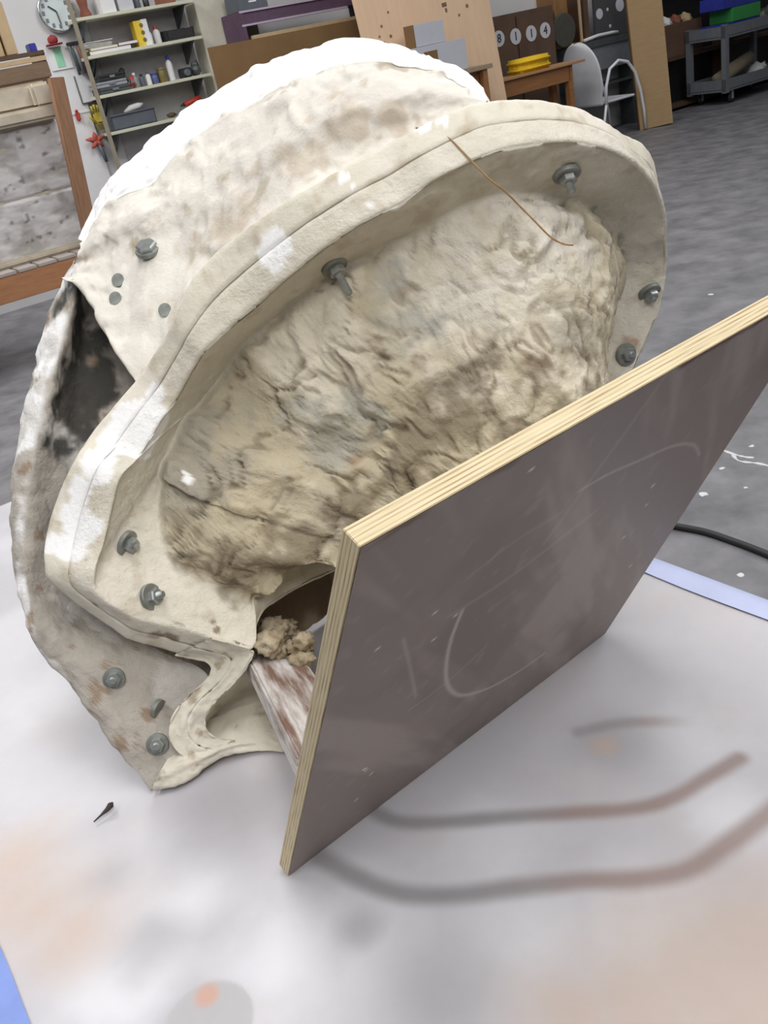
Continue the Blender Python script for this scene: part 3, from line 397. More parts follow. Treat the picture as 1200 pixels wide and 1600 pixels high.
def paint_neck(P, n, G):
    n1 = fbm(P, 10, 4, 2); n2 = fbm(P, 34, 4, 6)
    C = np.tile(CREAM * .94, (len(P), 1)); C = mixc(C, PALE, sm(n1, 0, .5) * .5); C = mixc(C, np.array(srgb(132, 112, 84)), sm(n2, .45, .8) * .6)
    return C
NK = np.array(NECK); A_, Bk = NK[:, 2], NK[:, 1]
front_half = [NK[:, 4], NK[:, 3], A_ + (NK[:, 3] - A_) * .08, A_, A_ + (Bk - A_) * .25, A_ + (Bk - A_) * .485, A_ + (Bk - A_) * .495 + (NK[:, 3] - A_) * .3]
rear_half = [A_ + (Bk - A_) * .505 + (NK[:, 3] - A_) * .3, A_ + (Bk - A_) * .515, A_ + (Bk - A_) * .75, A_ + (Bk - A_) * .97, Bk, Bk + (NK[:, 0] - Bk) * .2, NK[:, 0]]
loft('neck_front_rim', front_half, 50, 70, .0014, 30, paint_neck, M_pl)
loft('neck_rear_rim', rear_half, 50, 70, .0014, 30, paint_neck, M_pl)
BB = np.array(BASE_BAR); BBr = np.swapaxes(BB, 0, 1)
loft('base_rim', [BBr[0], BBr[1], BBr[1] * .6 + BBr[2] * .4 + np.array((-.004, -.008, 0)), BBr[2], BBr[3], BBr[0]], 50, 90, .0012, 30, paint_neck, M_pl)

top_ = np.array(RIM_FRONT)[-9:] - E3 * .015
mid_ = top_ - E3 * .06 - np.array((0, 0, .03)); mid_[:, 2] = np.maximum(mid_[:, 2], TZ + .03)
low_ = mid_ - E3 * .02; low_[:, 2] = TZ + .006
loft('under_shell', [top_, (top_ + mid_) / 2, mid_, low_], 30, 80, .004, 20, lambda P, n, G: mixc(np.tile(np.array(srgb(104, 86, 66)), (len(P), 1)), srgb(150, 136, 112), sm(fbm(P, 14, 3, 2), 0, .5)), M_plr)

# strut from the mold to the board with a crumbling clump of plaster
s0, s1 = np.array(STRUT[0]), np.array(STRUT[1]); ax = (s1 - s0) / np.linalg.norm(s1 - s0); ln = np.linalg.norm(s1 - s0)
q = Vector((0, 0, 1)).rotation_difference(Vector(ax)).to_matrix().to_4x4(); q.translation = Vector(s0 - BASE)
so_ = MB().box(-.036, .036, -.014, .014, 0, ln, .003).build('wooden_strut', mat('plaster_smeared_wood', srgb(122, 94, 80), .7, rgb2=srgb(208, 203, 199), scale=7, thr=(.36, .56), stretch=(7, 7, .9), bump=.003, bscale=30), mold); so_.matrix_local = q
mb = MB()
for k_ in range(26):
    c0 = s0 + ax * random.uniform(-.02, .10) + np.array((random.uniform(-.02, .05), random.uniform(-.02, .03), random.uniform(.0, .04))) - BASE
    mb.blobby(tuple(c0), random.uniform(.008, .022), .7, 3, (1, 1, random.uniform(.6, 1)))
mb.build('plaster_clump', mat('crumbly_plaster', srgb(132, 114, 84), .9, rgb2=srgb(190, 178, 154), scale=30, bump=.004, bscale=90), mold, True)

# bolts, each seated on the surface it pierces
def bvh_of(o):
    me = o.data; return BVHTree.FromPolygons([v.co + Vector(BASE) for v in me.vertices], [tuple(p.vertices) for p in me.polygons])
kids = {o.name: bvh_of(o) for o in mold.children if o.name in ('front_shell', 'side_flange', 'rear_dome')}
M_zinc = mat('zinc_steel', srgb(158, 162, 160), .35, .6, var=.25, scale=60); M_zd = mat('dull_zinc', srgb(134, 137, 132), .45, .5, var=.3, scale=50)
def bolt(P, nn, surf, wr=.0182, nutr=.0098, nuth=.009, sh=.012, shr=.0052, sink=.0, name='bolt'):
    loc, no, _, _ = kids[surf].find_nearest(Vector(P)); no = Vector(nn).normalized()
    e = empty(name, tuple(loc - Vector(BASE))); e.parent = mold
    e.rotation_euler = Vector((0, 0, 1)).rotation_difference(no).to_euler()
    z = .0025 - sink
    MB().lathe([(wr * .98, z - .004), (wr, z - .001), (wr, z + .0015), (wr * .96, z + .0025), (nutr, z + .003)], 32).build('washer', M_zd, e)
    if nuth:
        mb = MB(); mb.lathe([(nutr * 1.12, z + .002), (nutr * 1.15, z + .0035), (nutr * 1.15, z + .001 + nuth), (nutr * 1.0, z + .003 + nuth), (shr, z + .003 + nuth)], 6); mb.build('nut', M_zinc, e)
    if sh:
        prof = []; n_t = max(2, int(sh / .0018)); z0 = z + .003 + nuth
        for t in range(n_t): prof += [(shr, z0 + t * sh / n_t), (shr * .84, z0 + (t + .5) * sh / n_t)]
        prof += [(shr * .9, z0 + sh), (shr * .7, z0 + sh + .001)]
        MB().lathe(prof, 14).build('shank', M_zinc, e)
    return e
sp = [('front_shell', .03), ('front_shell', .014), ('front_shell', .004), ('front_shell', .004), ('front_shell', .003), ('front_shell', .008), ('side_flange', .004), ('side_flange', .004)]
for (sf, sh), bdat in zip(sp, BOLTS):
    bolt(bdat[:3], bdat[3:], sf, sh=sh, wr=.0182 if sf == 'front_shell' else .0148, nutr=.0098 if sf == 'front_shell' else .0085)
b_ = BOLTS[8]; bolt(b_[:3], b_[3:], 'side_flange', sh=0, nuth=0, sink=.004, wr=.014, name='embedded_washer')
b_ = BOLTS[9]; bolt(b_[:3], b_[3:], 'rear_dome', sh=0, nuth=.007, nutr=.0135, wr=.0185)
for x, y, z, _, _ in EMBED: bolt((x, y, z), (-.2, -.85, .5), 'rear_dome', sh=0, nuth=0, sink=.0022, wr=.0085, name='embedded_washer')
# loose fibre hanging over the rim
MB().tube([tuple(p - BASE) for p in even(np.array(STRAND), 60)], .0011, 6).build('fibre_strand', mat('jute', srgb(150, 118, 80), .8, var=.2, scale=80), mold)

# ------------------------------------------------------------------ plywood board
ang = Matrix(((*E1, 0), (*E2, 0), (*E3, 0), (0, 0, 0, 1))).transposed().to_4x4()
Mx = Matrix(((E1[0], E2[0], E3[0], P0[0]), (E1[1], E2[1], E3[1], P0[1]), (E1[2], E2[2], E3[2], P0[2]), (0, 0, 0, 1)))
LA, LB, TH = .5639, .6221, .018
bd = empty('plywood_board'); bd.matrix_world = Mx @ Matrix.Translation((0, .0006, 0)); tag(bd, 'square plywood board with dark scratched film face leaning in front of the mold', 'plywood board')
M_core = bpy.data.materials.new('plywood_edge'); M_core.use_nodes = True
nt = M_core.node_tree; Nn = nt.nodes; Pb = Nn['Principled BSDF']; Pb.inputs['Roughness'].default_value = .7
tc = Nn.new('ShaderNodeTexCoord'); sx = Nn.new('ShaderNodeSeparateXYZ'); nt.links.new(tc.outputs['Object'], sx.inputs[0])
mp = Nn.new('ShaderNodeMapping'); mp.inputs['Scale'].default_value = (9, 9, 520); nt.links.new(tc.outputs['Object'], mp.inputs[0])
nz = Nn.new('ShaderNodeTexNoise'); nz.inputs['Scale'].default_value = 2.2; nz.inputs['Detail'].default_value = 5; nt.links.new(mp.outputs[0], nz.inputs[0])
wv = Nn.new('ShaderNodeMath'); wv.operation = 'MULTIPLY'; wv.inputs[1].default_value = 2 * math.pi / .0036; nt.links.new(sx.outputs['Z'], wv.inputs[0])
sn = Nn.new('ShaderNodeMath'); sn.operation = 'SINE'; nt.links.new(wv.outputs[0], sn.inputs[0])
ad = Nn.new('ShaderNodeMath'); ad.operation = 'MULTIPLY_ADD'; ad.inputs[1].default_value = .13; nt.links.new(sn.outputs[0], ad.inputs[0]); nt.links.new(nz.outputs['Fac'], ad.inputs[2])
rp = Nn.new('ShaderNodeValToRGB'); rp.color_ramp.elements[0].position = .22; rp.color_ramp.elements[0].color = (*srgb(150, 122, 82), 1); rp.color_ramp.elements[1].position = .48; rp.color_ramp.elements[1].color = (*srgb(206, 190, 154), 1)
e3 = rp.color_ramp.elements.new(.75); e3.color = (*srgb(217, 203, 170), 1)
nt.links.new(ad.outputs[0], rp.inputs[0]); nt.links.new(rp.outputs[0], Pb.inputs['Base Color'])
MB().box(0, LA, 0, LB, -TH, -.0012, .0006).build('core', M_core, bd)
nx, ny = 225, 248
gx, gy = np.meshgrid(np.linspace(.0004, LA - .0004, nx), np.linspace(.0004, LB - .0004, ny)); gp2 = np.stack([gx.ravel(), gy.ravel()], 1)
g3 = np.concatenate([gp2, np.zeros((len(gp2), 1))], 1); rot = np.stack([gp2[:, 0] * .85 + gp2[:, 1] * .52, (gp2[:, 1] * .85 - gp2[:, 0] * .52) , gp2[:, 0] * 0], 1)
s1_ = fbm(rot * np.array((18, 2.5, 1)), 1, 4, 3); s2_ = fbm(g3, 5, 4, 1); s3_ = fbm(g3, 40, 3, 2)
c_ = np.tile(np.array(srgb(130, 117, 110)), (len(g3), 1)); c_ = mixc(c_, srgb(162, 150, 142), sm(s1_, .0, .6) * .6); c_ = mixc(c_, srgb(108, 94, 88), sm(s2_, .1, .6) * .6); c_ = mixc(c_, srgb(150, 140, 136), sm(s3_, .4, .8) * .35)
edge = LB - gp2[:, 1]; c_ = mixc(c_, srgb(82, 52, 40), (1 - sm(edge + .004 * s3_, .002, .007)) * sm(fbm(g3, 9, 2, 5), .0, .2))
for si, S in enumerate(SCRATCH):
    d, _t = polydist(gp2, even(np.array(S), 30))
    wd, st_ = ((.0036, .7), (.0026, .5), (.0024, .35), (.004, .18), (.004, .12), (.005, .16), (.005, .14))[si]
    c_ = mixc(c_, srgb(192, 182, 174), (1 - sm(d, wd * .35, wd)) * st_)
for qx, qy in NICKS:
    d = np.hypot((gp2[:, 0] - qx) * 1.0, (gp2[:, 1] - qy) * 1.6); c_ = mixc(c_, srgb(222, 214, 204), (1 - sm(d, .0018, .004)) * .9)
V = np.stack([gx, gy, gx * 0], 2); V[..., 2] = (s2_ * .0002).reshape(ny, nx) - .0002
grid_mesh('face_film', V, False, mat('film_face', (1, 1, 1), .5, var=.05, scale=60, vcol=True), bd, c_)
# ------------------------------------------------------------------ small things near the table
mb = MB(); cx, cy, cz = CRUMB
mb.tube([(-.016, -.014, .001), (-.008, -.006, .002), (0, 0, .004), (.004, .006, .005), (.005, .011, .004)], [.0008, .0014, .003, .0042, .001], 8)
o = mb.build('dried_leaf', mat('dried_leaf', srgb(58, 50, 48), .8, var=.2), None, True); o.location = (cx, cy, TZ + .002); tag(o, 'tiny dark curled dried leaf lying on the painted table', 'leaf')
cb = np.array(CABLE); Q = even(cb, 50); mb = MB().tube([tuple(p - cb[3] + np.array((0, 0, .0085 - p[2] + cb[3][2]))) for p in Q], .011, 10)
o = mb.build('power_cable', mat('black_rubber', srgb(34, 34, 36), .55, var=.1), None, True); o.location = (cb[3][0], cb[3][1], .003); tag(o, 'black power cable lying on the grey concrete floor', 'cable')

# ------------------------------------------------------------------ background: along the back wall (u along it, w out from it)
WH = mat('white_paint', srgb(222, 222, 224), .5, var=.04); CARD = mat('cardboard', srgb(172, 144, 106), .85, var=.07, scale=6, stretch=(1, 1, 6)); CARD2 = mat('brown_cardboard', srgb(120, 92, 58), .85, var=.08, scale=5)
SHELFM = mat('shelf_paint', srgb(204, 204, 184), .6, var=.06); DGREY = mat('dark_grey_steel', srgb(86, 90, 92), .5, .3, var=.12); GREYM = mat('grey_enamel', srgb(122, 126, 132), .5, .2, var=.1)
BLACK = mat('black_plastic', srgb(40, 41, 43), .5, var=.2); WOOD = mat('table_wood', srgb(150, 104, 66), .55, var=.15, scale=6, stretch=(1, 8, 8)); PALEW = mat('pale_plywood', srgb(222, 190, 158), .7, var=.06, scale=3, stretch=(5, 1, .6))
DBROWN = mat('dark_brown_wood', srgb(88, 68, 54), .7, var=.18, scale=5); RED = mat('red_plastic', srgb(178, 58, 44), .5, var=.15); YEL = mat('yellow_card', srgb(226, 196, 60), .6, var=.1)
BLUE = mat('blue_plastic', srgb(52, 62, 160), .45, var=.12); GREEN = mat('green_plastic', srgb(60, 150, 80), .5, var=.1); GLASS = mat('grey_plastic', srgb(150, 154, 160), .4, var=.12); OLIVE = mat('olive_jar', srgb(118, 106, 58), .4, var=.15)
TANB = mat('tan_box', srgb(190, 166, 130), .8, var=.08); MAROON = mat('maroon_card', srgb(98, 56, 52), .7, var=.12); PURPLE = mat('purple_paint', srgb(92, 70, 92), .6, var=.12); TERRA = mat('terracotta', srgb(138, 84, 66), .7, var=.15)
CHROME = mat('chrome', srgb(200, 205, 205), .15, .9, var=.1); FACE = mat('clock_face', srgb(205, 216, 216), .5, var=.02); SLATE = mat('slate_plastic', srgb(92, 98, 106), .5, var=.08); PAPER = mat('paper', srgb(226, 226, 226), .8, var=.03)

# clock
ck = wroot('wall_clock', .86, .02, 2.355, 'round silver-rimmed clock hanging on the white back wall', 'clock')
Rx = Matrix.Rotation(math.pi / 2, 4, 'X')
MB().lathe([(.15, 0), (.165, .01), (.168, .03), (.158, .045), (.148, .04), (.148, .02)], 40, M=Rx).build('rim', CHROME, ck, True)
MB().lathe([(.15, .012), (.15, .02), (.001, .021)], 40, M=Rx).build('dial', FACE, ck)
for h in range(12):
    a = h * math.pi / 6; x, z = .118 * math.sin(a), .118 * math.cos(a)
    MB().box(x - .012, x + .012, -.024, -.0215, z - .016, z + .016).build('hour_mark', GREYM, ck)
MB().prism([(-.006, 0), (.006, 0), (.012, -.10), (.002, -.10)], -.028, -.025).build('minute_hand', SLATE, ck)
MB().prism([(.0, -.008), (.0, .008), (-.06, .055), (-.066, .046)], -.032, -.029).build('hour_hand', BLACK, ck)

# white panel with notices
wsolo(MB().box(0, .29, -.03, 0, 0, 1.42, .004).box(.0, .29, -.036, -.03, .86, .872), 'whiteboard', WH, .60, .005, .66, 'tall white board panel below the wall clock', 'board')
nt_ = wroot('notice_sheet', .66, .04, 1.90, 'white notice with a green block pinned below the clock', 'notice'); MB().box(0, .20, -.006, 0, 0, .19).build('sheet', PAPER, nt_); MB().box(.06, .135, -.009, -.006, .02, .175).build('green_block', mat('mint_print', srgb(150, 208, 176), .7, var=.05), nt_)
fr = wroot('framed_sheet', .84, .04, 1.60, 'white sheet in a thin dark frame beside the lowest shelf', 'framed sheet')
MB().box(0, .2, -.01, 0, 0, .23).build('sheet', WH, fr); MB().box(-.006, 0, -.016, 0, 0, .23).box(-.006, .2, -.016, 0, -.008, 0).build('frame', DGREY, fr)
mb = MB().blobby((0, 0, 0), .045, .12, 3, (1, .8, .9)); mb.box(-.07, .07, -.05, .04, -.045, -.03, .006); wsolo(mb, 'red_hat', mat('red_cloth', srgb(140, 48, 50), .8, var=.15), .735, .09, 2.14, 'dark red hat hanging above the green notice', 'hat', smooth=False)
tl_ = wroot('hanging_tools', .93, .08, 2.05, 'bunch of grey tools hanging left of the shelves', 'tools')
for k_, (dx, l_, r_) in enumerate([(-.05, .19, .012), (-.02, .22, .018), (.01, .2, .014), (.04, .25, .02), (.06, .18, .012)]):
    MB().tube([(dx, 0, .03), (dx + .004, -.012, -.06), (dx + .012, -.012, -l_)], [r_ * .6, r_, r_ * 1.5], 8).build('tool', (DGREY, GREYM, TERRA, SLATE, GREYM)[k_], tl_, True)
MB().box(-.09, .09, -.02, .0, .02, .05, .006).build('rail', BLACK, tl_)
mb = MB().box(-.02, .02, -.02, 0, -.04, .04, .008); mb.lathe([(.012, .04), (.016, .05), (.004, .06)], 10, c=(0, -.01, 0)); wsolo(mb, 'red_tag', RED, .755, .05, 1.50, 'small red tag on the lower white panel', 'tag')
gl = wroot('yellow_glove', .93, .09, 1.42, 'yellow rubber glove hanging on the white panel by the grey bin', 'glove')
MB().box(-.045, .045, -.03, .02, -.02, .09, .018).build('palm', mat('yellow_rubber', srgb(196, 180, 70), .6, var=.15), gl)
for k_ in range(4): MB().tube([(-.036 + k_ * .024, -.005, .08), (-.04 + k_ * .027, -.01, .12), (-.042 + k_ * .028, -.012, .14 + .01 * (k_ % 2))], .011, 8).build('finger', _mats['yellow_rubber'], gl, True)
MB().tube([(-.04, -.005, 0), (-.075, -.015, .04), (-.085, -.015, .07)], .012, 8).build('thumb', _mats['yellow_rubber'], gl, True)
MB().lathe([(.04, -.07), (.05, -.02), (.045, -.015)], 14).build('cuff', OLIVE, gl)
br = wroot('red_brush', .84, .08, 1.27, 'red star-shaped brush with grey handle hanging below the notices', 'brush')
mb = MB()
for k_ in range(5):
    a = k_ * 2 * math.pi / 5 + .3; mb.tube([(0, -.01, 0), (.05 * math.cos(a), -.015, .05 * math.sin(a)), (.10 * math.cos(a), -.01, .075 * math.sin(a))], [.03, .022, .006], 8)
mb.build('head', mat('faded_red', srgb(172, 82, 70), .7, var=.15), br, True)
MB().tube([(.015, -.01, -.04), (.03, -.01, -.12), (.04, -.01, -.2)], [.022, .02, .016], 10).build('handle', SLATE, br, True)

# shelves
sh = wroot('storage_shelves', 0, 0, 0, 'four cream wall shelves with dark triangular brackets beside the clock', 'shelves')
for z in (2.26, 1.955, 1.63, 1.315): MB().box(.93, 2.08, -.30, -.002, z - .028, z, .003).build('shelf', SHELFM, sh)
for z in (2.26, 1.955, 1.63, 1.315):
    for u in (1.0, 1.98):
        mb = MB(); mb.bm.free(); mb.bm = bmesh.new()
        v = [(u, -.27, z - .028), (u, -.002, z - .028), (u, -.002, z - .22), (u + .02, -.27, z - .028), (u + .02, -.002, z - .028), (u + .02, -.002, z - .22)]; vv = [mb.bm.verts.new(p) for p in v]
        for f in ((0, 1, 2), (5, 4, 3), (0, 3, 4, 1), (1, 4, 5, 2), (2, 5, 3, 0)): mb.bm.faces.new([vv[i] for i in f])
        mb.build('bracket', DGREY, sh)
MB().box(.9, .93, -.29, -.25, .75, 2.5, .003).build('post', mat('worn_post', srgb(146, 138, 120), .7, var=.12), sh)
MB().box(1.12, 2.1, -.012, -.002, .9, 2.6).build('wall_shade_sheet', mat('shaded_wall_grey', srgb(176, 175, 176), .7, var=.06), sh)  # grey sheet added over the wall, its colour stands in for shade behind the shelves
def bottle(u, z, r, h, m_, cap, label, cat='bottle', name='bottle', w_=.16):
    e = wroot(name, u, w_, z, label, cat)
    MB().lathe([(r * .9, 0), (r, .006), (r, h * .62), (r * .8, h * .74), (r * .42, h * .8), (r * .42, h * .84)], 18).build('body', m_, e, True)
    MB().lathe([(r * .5, h * .83), (r * .52, h * .86), (r * .5, h), (r * .2, h)], 14).build('cap', cap, e, True); return e
def jar(u, z, r, h, m_, lid, label, w_=.16, name='jar'):
    e = wroot(name, u, w_, z, label, 'jar')
    MB().lathe([(r * .92, 0), (r, .006), (r, h * .8), (r * .9, h * .84)], 18).build('body', m_, e, True); MB().lathe([(r * .98, h * .82), (r, h * .84), (r, h), (r * .9, h)], 18).build('lid', lid, e, True); return e
def carton(u, z, wd, dp, h, m_, label, cat='box', name='box', w_=.27, rz=0, flap=True):
    e = wroot(name, u, w_, z, label, cat, rz=rz); MB().box(0, wd, 0, dp, 0, h, .003).build('body', m_, e)
    if flap: MB().box(.004, wd - .004, .004, dp * .5, h, h + .003).box(.004, wd - .004, dp * .5 + .002, dp - .004, h, h + .003).build('flap', m_, e)
    return e
# top shelf
fg = wroot('brown_figurine', 1.07, .17, 2.26, 'reddish brown clay figurine on the left end of the top shelf', 'figurine')
MB().lathe([(.05, 0), (.055, .02), (.035, .07), (.045, .12), (.05, .16), (.03, .2), (.02, .21)], 18).build('body', TERRA, fg, True); MB().blobby((0, 0, .235), .036, .2, 3).build('head', TERRA, fg, True)
carton(1.20, 2.26, .13, .18, .16, PAPER, 'white box next to the brown figurine on the top shelf'); carton(1.36, 2.26, .14, .18, .13, mat('pale_grey_box', srgb(196, 198, 202), .7, var=.05), 'pale grey box in the middle of the top shelf')
jar(1.58, 2.26, .03, .1, SLATE, BLACK, 'dark grey jar on the top shelf'); jar(1.67, 2.26, .028, .09, BLACK, GREYM, 'black jar with grey lid on the top shelf'); carton(1.76, 2.26, .16, .12, .06, TERRA, 'low reddish brown box at the right of the top shelf')
# second shelf
for k_, (u, wd, h, m_, lb) in enumerate([(.96, .40, .035, mat('brown_binder', srgb(124, 100, 74), .7, var=.1), 'brown binder at the bottom of the flat pile'), (.98, .26, .02, mat('cream_book', srgb(214, 206, 150), .7, var=.05), 'cream yellow book lying in the flat pile')]):
    b_o = wroot('flat_book', u, .28, 1.955 + (0, .036)[k_], lb + ' on the second shelf', 'book'); MB().box(0, wd, 0, .22, .003, h - .003).build('pages', PAPER, b_o); MB().box(0, wd, -.002, .222, 0, .003).box(0, wd, -.002, .222, h - .003, h).box(0, .004, -.002, .222, 0, h).build('cover', m_, b_o)
b_o = wroot('flat_book', 1.25, .27, 1.992, 'maroon book lying against the yellow box on the second shelf', 'book'); MB().box(0, .19, 0, .2, .003, .025).build('pages', PAPER, b_o); MB().box(0, .19, -.002, .202, 0, .003).box(0, .19, -.002, .202, .025, .028).box(0, .004, -.002, .202, 0, .028).build('cover', MAROON, b_o)
pp = wroot('paper_pile', .98, .20, 2.012, 'heap of white papers on top of the flat books', 'papers')
for k_ in range(5): MB().box(random.uniform(-.01, .02), .24 + random.uniform(-.02, .04), -.0, .17, k_ * .012, k_ * .012 + .006, 0, Matrix.Rotation(random.uniform(-.1, .1), 4, 'Z')).build('sheet', PAPER, pp)
yb = wroot('yellow_box', 1.455, .25, 1.956, 'tall yellow and white carton standing on the second shelf', 'box'); MB().box(0, .075, 0, .1, 0, .21, .002).build('yellow_side', YEL, yb); MB().box(.075, .135, 0, .1, 0, .215, .002).build('white_side', PAPER, yb)
for z in (.05, .11, .17): MB().lathe([(.018, 0), (.018, .003), (.001, .004)], 14, c=(.07, z, 0), M=Rx).build('printed_spot', OLIVE, yb)
bottle(1.61, 1.956, .03, .14, PAPER, GREYM, 'white bottle with grey cap beside the yellow carton'); bottle(1.69, 1.956, .034, .15, PAPER, RED, 'white bottle with red cap on the second shelf')
tr_ = wroot('black_tray', 1.75, .26, 1.956, 'black slatted tray at the right end of the second shelf', 'tray'); MB().box(0, .28, 0, .2, 0, .02, .003).box(0, .28, 0, .012, .02, .085).box(0, .28, .188, .2, .02, .1).box(0, .012, 0, .2, .02, .09).box(.268, .28, 0, .2, .02, .09).build('body', BLACK, tr_); MB().box(.03, .25, .02, .17, .06, .082, .003).build('wooden_block', DBROWN, tr_)
# third shelf
for k_, (u, z, wd, h, m_, lb) in enumerate([(.95, 0, .30, .05, DGREY, 'dark grey flat case at the bottom of the stack'), (.93, .052, .30, .05, GLASS, 'pale grey case in the middle of the stack'), (.98, .104, .24, .055, BLACK, 'black case on top of the stack')]):
    cs = wroot('flat_case', u, .29, 1.63 + z, lb + ' on the third shelf', 'case'); MB().box(0, wd, 0, .22, 0, h * .55, .005).build('lower_half', m_, cs); MB().box(0, wd, 0, .22, h * .58, h, .005).build('upper_half', m_, cs); MB().box(wd * .4, wd * .6, -.01, 0, h * .4, h * .75).build('latch', GREYM, cs)
mb = MB()
for k_ in range(6): mb.blobby((random.uniform(-.02, .02), random.uniform(-.02, .02), .03 + k_ * .028), .04 - k_ * .003, .5, 3)
wsolo(mb, 'dark_figurine', mat('bronze_green', srgb(70, 70, 58), .6, var=.2), 1.265, .1, 1.625, 'dark lumpy bronze figurine behind the third-shelf bottles', 'figurine', smooth=True)
rs = wroot('red_clamp', 1.285, .25, 1.63, 'small red spring clamp on the third shelf', 'clamp'); MB().tube([(-.02, 0, .02), (0, 0, .06), (.02, 0, .1)], .014, 8).build('jaw', RED, rs, True); MB().tube([(.03, 0, .02), (.01, 0, .06), (-.012, 0, .1)], .012, 8).build('jaw', RED, rs, True)
MB().lathe([(.016, 0), (.016, .03)], 12, c=(.0, .06, -.015), M=Rx).build('pivot', GREYM, rs)
bottle(1.355, 1.63, .03, .13, GLASS, PAPER, 'squat grey bottle with white cap on the third shelf'); bottle(1.425, 1.63, .026, .11, SLATE, BLACK, 'small slate bottle with black cap on the third shelf'); bottle(1.49, 1.63, .026, .12, PAPER, SLATE, 'small white bottle with slate cap on the third shelf')
jar(1.555, 1.63, .034, .095, mat('blue_jar', srgb(84, 92, 130), .4, var=.1), BLUE, 'blue jar on the third shelf'); jar(1.635, 1.63, .042, .13, OLIVE, OLIVE, 'olive jar between the blue jar and tall bottle')
bottle(1.73, 1.63, .032, .22, PAPER, BLUE, 'tall white bottle with a bright blue cap on the third shelf')
cm = wroot('black_camera', 1.80, .24, 1.63, 'black camera-like device near the right of the third shelf', 'device'); MB().box(0, .11, 0, .08, 0, .085, .008).build('body', BLACK, cm); MB().lathe([(.03, 0), (.03, .03), (.024, .035)], 18, c=(.055, .042, 0), M=Rx).build('lens', SLATE, cm)
mb = MB().blobby((0, 0, .05), .055, .15, 3, (1, 1, .9)); mb.tube([(-.03, 0, .09), (-.02, 0, .13), (.03, 0, .13), (.045, 0, .08)], .008, 8); wsolo(mb, 'black_lamp', DGREY, 1.985, .17, 1.63, 'dark round pot with a handle at the end of the third shelf', 'pot', smooth=True)
# fourth shelf
bn = wroot('grey_bin', .97, .29, 1.316, 'grey plastic storage bin on the lowest shelf', 'bin')
MB().box(0, .44, 0, .24, 0, .012).box(0, .44, 0, .01, 0, .135).box(0, .44, .23, .24, 0, .135).box(0, .01, 0, .24, 0, .135).box(.43, .44, 0, .24, 0, .135).build('body', SLATE, bn); MB().box(-.008, .448, -.012, 0, .12, .135, .002).build('rim', SLATE, bn)
mb = MB(); mb.tube([(-.1, 0, .0), (-.03, 0, .022), (.05, 0, .03), (.1, 0, .04)], [.012, .03, .03, .008], 10); wsolo(mb, 'white_rag', PAPER, 1.25, .2, 1.452, 'white rag heaped on the grey bin', 'rag', smooth=True)
dr = wroot('red_drill', 1.86, .18, 1.316, 'red and black cordless drill lying on the lowest shelf', 'drill'); MB().tube([(-.09, 0, .09), (0, 0, .1), (.09, 0, .115)], [.02, .032, .03], 10).build('motor', RED, dr, True); MB().tube([(.03, 0, .1), (.0, 0, .03), (-.01, 0, .005)], [.022, .02, .03], 10).build('grip', BLACK, dr, True); MB().tube([(-.09, 0, .09), (-.13, 0, .085)], [.018, .006], 10).build('chuck', BLACK, dr, True)
mb = MB().blobby((0, 0, .025), .03, .3, 3, (1.6, 1, .7)); wsolo(mb, 'dark_sponge', DBROWN, 1.6, .22, 1.318, 'small dark sponge near the front of the lowest shelf', 'sponge', smooth=True)

# left side: boxes on a cabinet, plaster panel on a slatted bench
cbt = wroot('tall_cabinet', -1.5, 1.85, 0, 'tall brown cabinet behind the upright plaster panel', 'cabinet'); MB().box(0, .45, 0, .42, 0, 1.76, .006).build('body', DBROWN, cbt); MB().box(.02, .43, -.018, 0, .06, 1.70, .004).build('door', DBROWN, cbt); MB().box(-.02, 1.56, -.01, .42, 1.76, 1.80, .004).build('top', DBROWN, cbt); MB().box(1.34, 1.40, .2, .26, 0, 1.76, .004).build('leg', DBROWN, cbt)
ct = wroot('wooden_crate', -.72, 1.83, 1.802, 'brown wooden crate on the cabinet at the left edge', 'crate')
MB().box(0, .80, 0, .3, 0, .015).build('bottom', DBROWN, ct)
for z0, z1, m_ in ((.0, .1, mat('crate_wood', srgb(126, 104, 84), .8, var=.15, scale=8, stretch=(1, 1, 6))), (.108, .14, TANB), (.147, .175, DBROWN)): MB().box(0, .80, -.012, 0, z0, z1, .002).build('slat', m_, ct)
for u in (0, .78): MB().box(u, u + .02, 0, .3, .0, .17).build('end', DBROWN, ct)
tbx = carton(-.44, 1.981, .26, .2, .26, TANB, 'tall tan carton standing on the brown crate', w_=1.78); carton(-.165, 1.981, .075, .16, .33, TANB, 'narrow tan carton leaning at the right end of the crate', w_=1.80, flap=False)
carton(.015, 1.981, .05, .1, .05, BLUE, 'small blue box on the right end of the wooden crate', w_=1.75)
mb = MB().blobby((0, 0, .05), .06, .3, 3); wsolo(mb, 'pink_bundle', mat('pink_cloth', srgb(214, 168, 176), .8, var=.08), -.3, 1.68, 2.246, 'pink cloth bundle on top of the tan carton', 'cloth', smooth=True)

